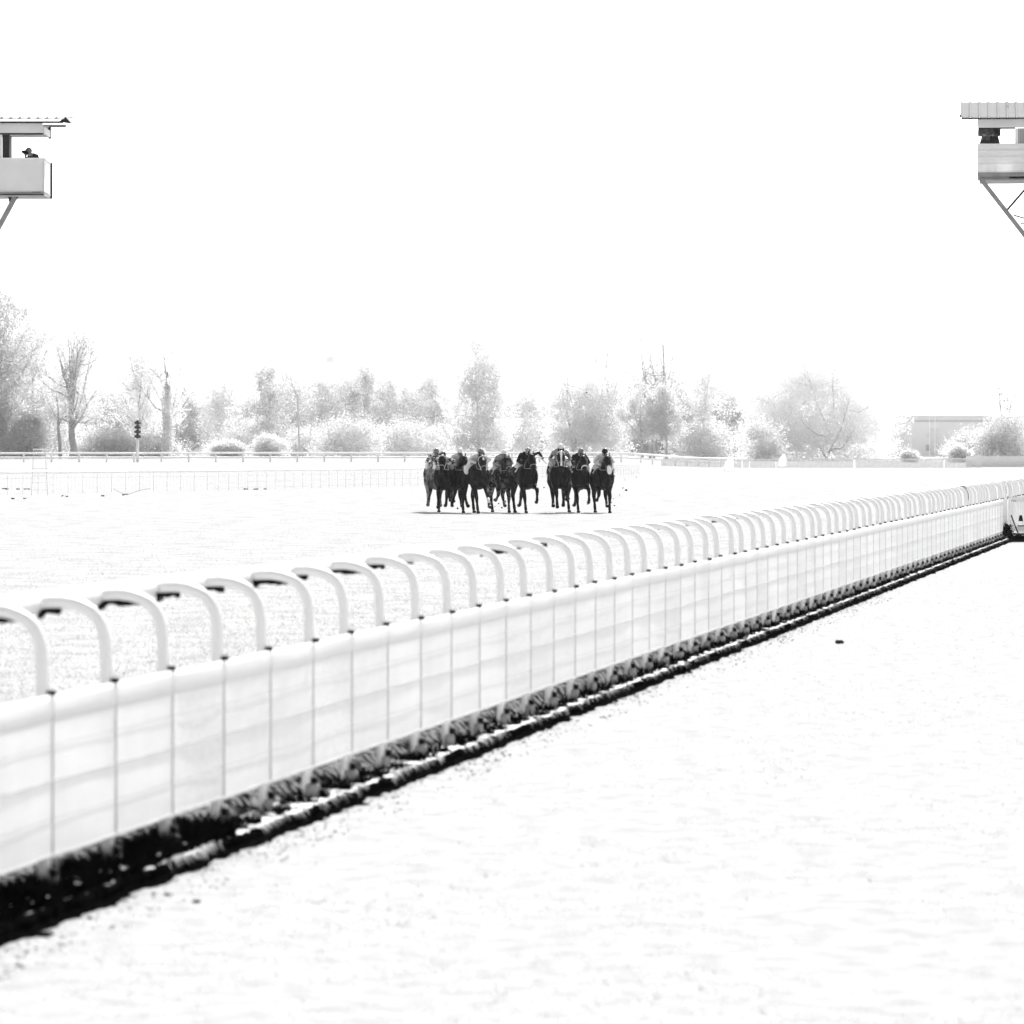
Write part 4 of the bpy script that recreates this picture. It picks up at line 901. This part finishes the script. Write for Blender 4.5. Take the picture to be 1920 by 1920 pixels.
# x = where the chest centre stands; yaw > 0 trails the hindquarters to the right
runners = [
 # x, dD, yaw, variant, coat, blaze, nose, wraps, scale, cloth | pose silk helm
 (816, 2.6, 4, 1, 3, 0, 0, 0, 1.0, 'leftmost horse, paler flank half hidden behind its neighbour', 0, 'check', 'grey', 'leftmost jockey in patterned silks and a grey cap'),
 (833, .4, -3, 3, 0, 0, 0, 0, 1.0, 'black horse second from the left with a plain dark face', 2, 'check', 'grey', 'low crouched jockey in patterned silks second from the left'),
 (857, .6, 10, 1, 0, 3, 0, 0, 1.0, 'black horse with a white muzzle, third from the left', 0, 'white', 'white', 'jockey all in white with a round white cap, third from the left'),
 (890, -.3, 17, 2, 1, 2, 0, 1, 1.04, 'dark horse with a small white star and one white leg wrap', 2, 'white', 'grey', 'jockey in pale silks with a plain grey cap, fourth from the left'),
 (938, 1.8, 12, 4, 2, 0, 0, 0, .98, 'mud spattered mottled horse running alone left of the middle', 0, 'grey', 'white', 'jockey in grey silks and a white cap on the mottled horse'),
 (982, .3, 14, 0, 0, 0, 0, 0, 1.03, 'black horse with an unmarked face beneath the striped cap', 1, 'black', 'stripe', 'jockey in a striped cap swinging one arm with a whip'),
 (1049, 0, 2, 3, 0, 1, 0, 0, 1.07, 'big black horse with a narrow white blaze facing straight on', 0, 'grey', 'white', 'jockey in a white cap on the big blazed horse'),
 (1082, 1.5, 11, 0, 1, 0, 1, 0, 1.0, 'dark horse with a thick white noseband beside the blazed one', 0, 'dark', 'grey', 'jockey in dark silks and grey cap on the noseband horse'),
 (1129, .5, 7, 4, 0, 3, 0, 0, 1.0, 'rightmost horse with a broad white muzzle', 0, 'white', 'black', 'rightmost jockey in white silks and a black cap')]
for (x, dd, yaw, vi, coat, bz, ns, wp, sc, hl, k, silk, helm, rl) in runners:
    h = make_horse(x, HD + dd, yaw, vi, coat, hl, bz, ns, wp, sc)
    make_rider(h, k, silk, helm, rl, whip=(k == 1))
# flying clods
random.seed(21)
cl_pts = [(1174, 919, .045), (1168, 915, .03), (1162, 928, .025), (1102, 945, .035), (1104, 938, .03), (1106, 909, .02), (1020, 914, .03), (940, 925, .04), (941, 952, .04), (852, 940, .05), (858, 953, .04), (915, 950, .03), (928, 950, .025), (1172, 900, .02), (1193, 895, .02), (1080, 830, .022), (1100, 736, .03), (1160, 835, .02), (1154, 759, .018), (937, 749, .018), (915, 819, .018), (948, 940, .03), (935, 944, .03), (1068, 935, .03), (1146, 942, .03), (1152, 948, .03), (1150, 935, .025)]
for i, (x, y, r) in enumerate(cl_pts):
    mb = MB(); mb.ball((0, 0, 0), r, r * .7, r * .8, 7, 5); o = mb.build('turf_clod', M_stone if r > .028 else M_greyfoot); o.location = at(x, y, HD - .5 + (i % 5) * .7)
    o.rotation_euler = (i, i * 2, 0); tag(o, 'small clod of turf thrown into the air by the runners', 'clod', 'turf clods flying round the runners')

# ------------------------------------------------------------------ viewing towers
TD = 160.0; KT = F / TD
def zt(y): return CH + (HZ - y) / KT
def corr_roof(x0, x1, yf, yb, zf, zb, pitch, amp, m, root, nm='roof'):
    v = []; f = []; n = int((x1 - x0) / (pitch / 8)); 
    for i in range(n + 1):
        x = x0 + (x1 - x0) * i / n; ph = (x - x0) / pitch % 1; h = amp * min(1, max(0, 3 - abs(ph - .5) * 2 * 5 + 1)) if abs(ph - .5) < .32 else 0
        h = amp if ph < .18 else (amp * (1 - (ph - .18) / .08) if ph < .26 else (0 if ph < .92 else amp * (ph - .92) / .08))
        v += [(x, yf, zf + h), (x, yb, zb + h), (x, yf, zf + h - .03), (x, yb, zb + h - .03)]
    for i in range(n):
        a = 4 * i; b = a + 4; f += [(a, b, b + 1, a + 1), (a + 2, a + 3, b + 3, b + 2), (a, a + 2, b + 2, b), (a + 1, b + 1, b + 3, a + 3)]
    f += [(0, 1, 3, 2), (4 * n, 4 * n + 2, 4 * n + 3, 4 * n + 1)]
    return MB().add(v, f).build(nm, m, root)
M_roofm = mat('white_roof_sheet', .88, .5, .84, 1); M_clear = mat('milky_panel', .95, .4, .93, 2.5, 3, .4, .6, trans=.25)
# left tower: local X measured from px 0, front face at Y = 0
lt = empty('viewing_tower', (px(-150, TD), TD + 1.1, 0), 0, 'grey viewing tower cabin cut by the left edge of the photo', 'tower'); ox = -px(-150, TD); lt.location.z = .10
def X(x): return px(x, TD) + ox
D0, D1 = -1.1, 1.1
p_ = MB().box(X(-260), X(80), D0, D0 + .05, zt(365), zt(305)); p_.build('front_panel', M_clad, lt)
MB().box(X(80) + .002, X(80) + .05, D0 + .06, D1 - .06, zt(365), zt(305)).build('side_panel', M_cladP, lt)
MB().box(X(-260), X(80), D1 - .05, D1, zt(365), zt(305)).build('rear_panel', M_cladP, lt)
MB().box(X(-260), X(81.5), D0 - .03, D0 + .08, zt(305) + .003, zt(301.5)).build('sill', M_whitep, lt)
MB().box(X(-260), X(81.5), D1 - .08, D1 + .03, zt(305) + .003, zt(301.5)).build('sill', M_whitep, lt)
MB().box(X(80) - .03, X(80) + .08, D0 + .085, D1 - .085, zt(305) + .003, zt(301.5)).build('sill', M_whitep, lt)
MB().box(X(80) + .052, X(80) + .11, D1 - .06, D1 + .06, zt(372), zt(303)).build('corner_trim', M_steelD, lt)
MB().box(X(-260), X(82.5), D0 - .06, D1 + .12, zt(372), zt(366.2)).build('floor', M_steel, lt); MB().box(X(-260), X(83), D0 - .09, D0 - .063, zt(372), zt(370)).build('floor_beam', M_steelD, lt)
MB().box(X(-260), X(80), D0, D0 + .05, zt(255), zt(233)).build('fascia', M_clad, lt); MB().box(X(-260), X(80), D1 - .05, D1, zt(255), zt(233)).build('rear_fascia', M_cladP, lt)
MB().box(X(80) + .002, X(80) + .05, D0 + .06, D1 - .06, zt(255), zt(243)).build('side_fascia', M_cladP, lt)
MB().box(X(-260), X(81), D0 - .01, D0 + .06, zt(258), zt(255) - .003).build('lintel', M_steelD, lt)
MB().box(X(79), X(84), D1 - .06, D1 + .0, zt(258), zt(236)).build('corner_post', M_steelD, lt)
MB().box(X(4), X(17), D0 + .10, D0 + .9, zt(301), zt(258)).build('pillar', M_steelD, lt); MB().box(X(-60), X(4) - .003, D0 + .01, D0 + .06, zt(302), zt(258)).build('wall_panel', M_clad, lt)
corr_roof(X(-270), X(124), D0 - .55, D1 + .5, zt(230), zt(215), .305, .06, mat('roof_sheet_grey', .40, .7, .36, 1), lt)
MB().box(X(-270), X(119), D0 - .2, D0 - .1, zt(237), zt(233.5)).build('purlin_shade_bar', M_steelD, lt); MB().box(X(-270), X(112), D1, D1 + .1, zt(236), zt(231)).build('purlin_shade_bar', M_steel, lt)
v = [(X(112), D0 - .45, zt(236)), (X(136), D0 - .45, zt(239)), (X(125), D0 - .45, zt(226))]; tri = MB(); tri.add([Vector(q) for q in v] + [Vector(q) + V3(0, .9, .05) for q in v], [(0, 1, 2), (5, 4, 3), (0, 3, 4, 1), (1, 4, 5, 2), (2, 5, 3, 0)]); tri.build('verge_cap', M_steelD, lt)
MB().ball((X(10), D1 + .3, zt(216.5)), .06, .06, .07).build('roof_vent', M_steelD, lt, True)
b_ = MB(); b_.bar((X(22), 0, zt(372)), (X(-80), 0, zt(560)), .16, .16); b_.build('brace', M_steel, lt)
b_ = MB(); b_.add([(X(9), -.05, zt(372)), (X(28), -.05, zt(372)), (X(13), -.05, zt(392)), (X(9), .05, zt(372)), (X(28), .05, zt(372)), (X(13), .05, zt(392))], [(0, 2, 1), (3, 4, 5), (0, 1, 4, 3), (1, 2, 5, 4), (2, 0, 3, 5)]); b_.build('gusset', M_steelD, lt)
for q in (-1, 1):
    MB().box(X(-96), X(-84), q * .9 - .1, q * .9 + .1, -.15, zt(373)).build('leg', M_steel, lt); MB().box(X(-226), X(-214), q * .9 - .1, q * .9 + .1, -.15, zt(373)).build('leg', M_steel, lt)
# right tower, turned to face the camera
rt = empty('viewing_tower', (px(2060, TD), TD, 0), -math.atan(1100 / F) * 1.0 + R(1.5), 'grey viewing tower cabin with two spectators cut by the right edge', 'tower')
def X(x): return px(x, TD) - px(2060, TD)
D0, D1 = 0, 2.2
MB().box(X(1834), X(2200), D0, D0 + .04, zt(322), zt(268)).build('front_panel', M_clear, rt)
for y in (281, 293, 306): MB().box(X(1836), X(2200), D0 - .02, D0 - .003, zt(y) - .015, zt(y) + .015).build('panel_rail', M_cladP, rt)
MB().box(X(1834), X(1834) + .04, D0 + .045, D1 - .05, zt(322), zt(268)).build('side_panel', M_cladP, rt)
MB().box(X(1834), X(2200), D1 - .045, D1, zt(322), zt(268)).build('rear_panel', M_cladP, rt)
MB().box(X(1910), X(1990), D0 + .06, D0 + 1.8, zt(322), zt(239)).build('wall_panel', mat('ribbed_cladding', .48, .7, .3, 6, 1, .45, .55, stretch=(6, .01, .01)), rt)
MB().box(X(1904), X(1910) - .003, D0 + .05, D0 + .15, zt(268), zt(239)).build('pillar', M_whitep, rt)
MB().box(X(1834), X(2200), D0, D0 + .05, zt(238), zt(222)).build('fascia', M_clad, rt); MB().box(X(1836), X(1904), D0 + .0, D0 + .06, zt(240.5), zt(238) - .003).build('lintel', M_steelD, rt)
MB().box(X(1834), X(2200), D0 - .04, D1 + .05, zt(330), zt(322) - .004).build('floor', M_steel, rt); MB().box(X(1838), X(2200), D0, D1, zt(337), zt(334)).build('floor_beam', M_steel, rt)
MB().box(X(1838), X(1893), D0 + .05, D1 - .05, zt(334) + .003, zt(330) - .003).build('floor_joist', M_steel, rt)
corr_roof(X(1802), X(2220), D0 - .5, D1 + .4, zt(220.5), zt(180), .307, .04, mat('pale_roof_sheet', .33, .8, .31, 1, spec=0), rt)
MB().box(X(1804), X(2220), D0 - .3, D0 - .2, zt(223), zt(219.8)).build('purlin_shade_bar', M_steelD, rt)  # dark bar added full length to draw the shadow line under the roof
MB().box(X(1802) - .03, X(1802) + .02, D0 - .52, D0 - .42, zt(219.5), zt(215)).build('gutter_end', M_steelD, rt)
MB().tube([(X(1891), 1.5, zt(196)), (X(1889.5), 1.5, zt(184))], .015, 6).build('aerial', M_clad, rt); MB().tube([(X(1891), 1.5, zt(196)), (X(1894), 1.5, zt(185))], .015, 6).build('aerial', M_clad, rt)
MB().bar((X(1840), .1, zt(334)), (X(1990), .1, zt(528)), .15, .15).build('brace', M_steel, rt)
MB().bar((X(1888), .1, zt(394)), (X(1935), .1, zt(340)), .07, .07).build('strut', M_steelD, rt)
MB().bar((X(1902), .3, zt(402)), (X(1950), .3, zt(416)), .045, .045).build('stay', M_steelD, rt); MB().bar((X(1914), .3, zt(417)), (X(1950), .3, zt(417)), .045, .045).build('stay', M_steelD, rt)
for q in (.2, 2.0):
    MB().box(X(2040), X(2052), q - .1, q + .1, 0, zt(338)).build('leg', M_steel, rt); MB().box(X(2140), X(2152), q - .1, q + .1, 0, zt(338)).build('leg', M_steel, rt)

# spectators: standing poses, X forward
def stand_pose(kind):
    j = dict(pelvis=V3(0, 0, .93), chest=V3(.03, 0, 1.25), neck=V3(.04, 0, 1.47), head=V3(.08, 0, 1.60), face=V3(1, 0, -.05), shL=V3(.03, .19, 1.40), shR=V3(.03, -.19, 1.40),
             elL=V3(.10, .25, 1.14), elR=V3(.10, -.25, 1.14), haL=V3(.32, .17, 1.14), haR=V3(.32, -.17, 1.14), hipL=V3(0, .10, .90), hipR=V3(0, -.10, .90), knL=V3(.03, .11, .48), knR=V3(.03, -.11, .48),
             anL=V3(0, .11, .09), anR=V3(0, -.11, .09), toL=V3(.17, .13, .03), toR=V3(.17, -.13, .03))
    if kind == 'film':
        j.update(pelvis=V3(-.28, 0, .86), chest=V3(0, 0, 1.10), neck=V3(.16, 0, 1.26), head=V3(.28, 0, 1.34), shL=V3(.10, .19, 1.20), shR=V3(.10, -.19, 1.20), elL=V3(.18, .25, 1.00), elR=V3(.18, -.25, 1.00), haL=V3(.33, .11, 1.20), haR=V3(.33, -.11, 1.20),
                 hipL=V3(-.28, .1, .84), hipR=V3(-.28, -.1, .84), knL=V3(-.1, .12, .45), knR=V3(-.1, -.12, .45), anL=V3(-.2, .12, .09), anR=V3(-.2, -.12, .09), toL=V3(-.03, .13, .03), toR=V3(-.03, -.13, .03))
    return j
SM = {'dark': mat('dark_jacket', .03, .8, .015, 6), 'mid': mat('grey_jacket', .14, .8, .06, 7), 'trs': mat('dark_trousers', .04, .8, .03, 6)}
def spectator(loc, rz, kind, jk, label, cap):
    j = stand_pose(kind); pm_ = person_meshes(j); r = empty('person', loc, rz, label, 'person')
    link('body', pm_['body'], M_skin, r, True); link('jacket', pm_['jacket'], SM[jk], r, True); link('trousers', pm_['trousers'], SM['trs'], r, True); link('shoes', pm_['boots'], M_boot, r, True)
    add_head_gear(j, r, cap, None); return r, j
fl = zt(366)
a_ = at(76, 300, TD + 1.0); r1, j1 = spectator((a_.x - .16, TD + .85, fl + .14), R(225), 'film', 'dark', 'person bent over the ledge of the left tower aiming a camera', HELM['grey'])
cm = MB(); cm.box(.34, .46, -.08, .06, 1.27, 1.39); cm.tube([(.46, -.01, 1.33), (.55, -.01, 1.34)], .045, 12)
o = cm.build('film_camera', M_black); o.location = r1.location; o.rotation_euler = r1.rotation_euler; tag(o, 'black camera held up by the person in the left tower', 'camera')
fr = zt(322)
for (x, rz, jk, lb_, cp) in [(1849, R(-80), 'mid', 'left spectator leaning in the right tower', HELM['grey']), (1866, R(-130), 'dark', 'right spectator in a darker jacket in the right tower', HELM['black'])]:
    spectator((px(x, TD + .6), TD + .75 + (x - 1849) * .006, fr + .12), rz, 'stand', jk, lb_, cp)

# ------------------------------------------------------------------ haze
hz = MB().box(-4600, 4600, -60, 12500, -1.3, 62); hm = bpy.data.materials.new('haze_air'); hm.use_nodes = True; n = hm.node_tree.nodes; n.remove(n['Principled BSDF'])
pvn = n.new('ShaderNodeVolumePrincipled'); pvn.inputs['Color'].default_value = (.95, .95, .95, 1); pvn.inputs['Density'].default_value = HAZE; pvn.inputs['Anisotropy'].default_value = .2
hm.node_tree.links.new(pvn.outputs[0], n['Material Output'].inputs['Volume'])
tag(hz.build('haze', hm), kind='stuff')
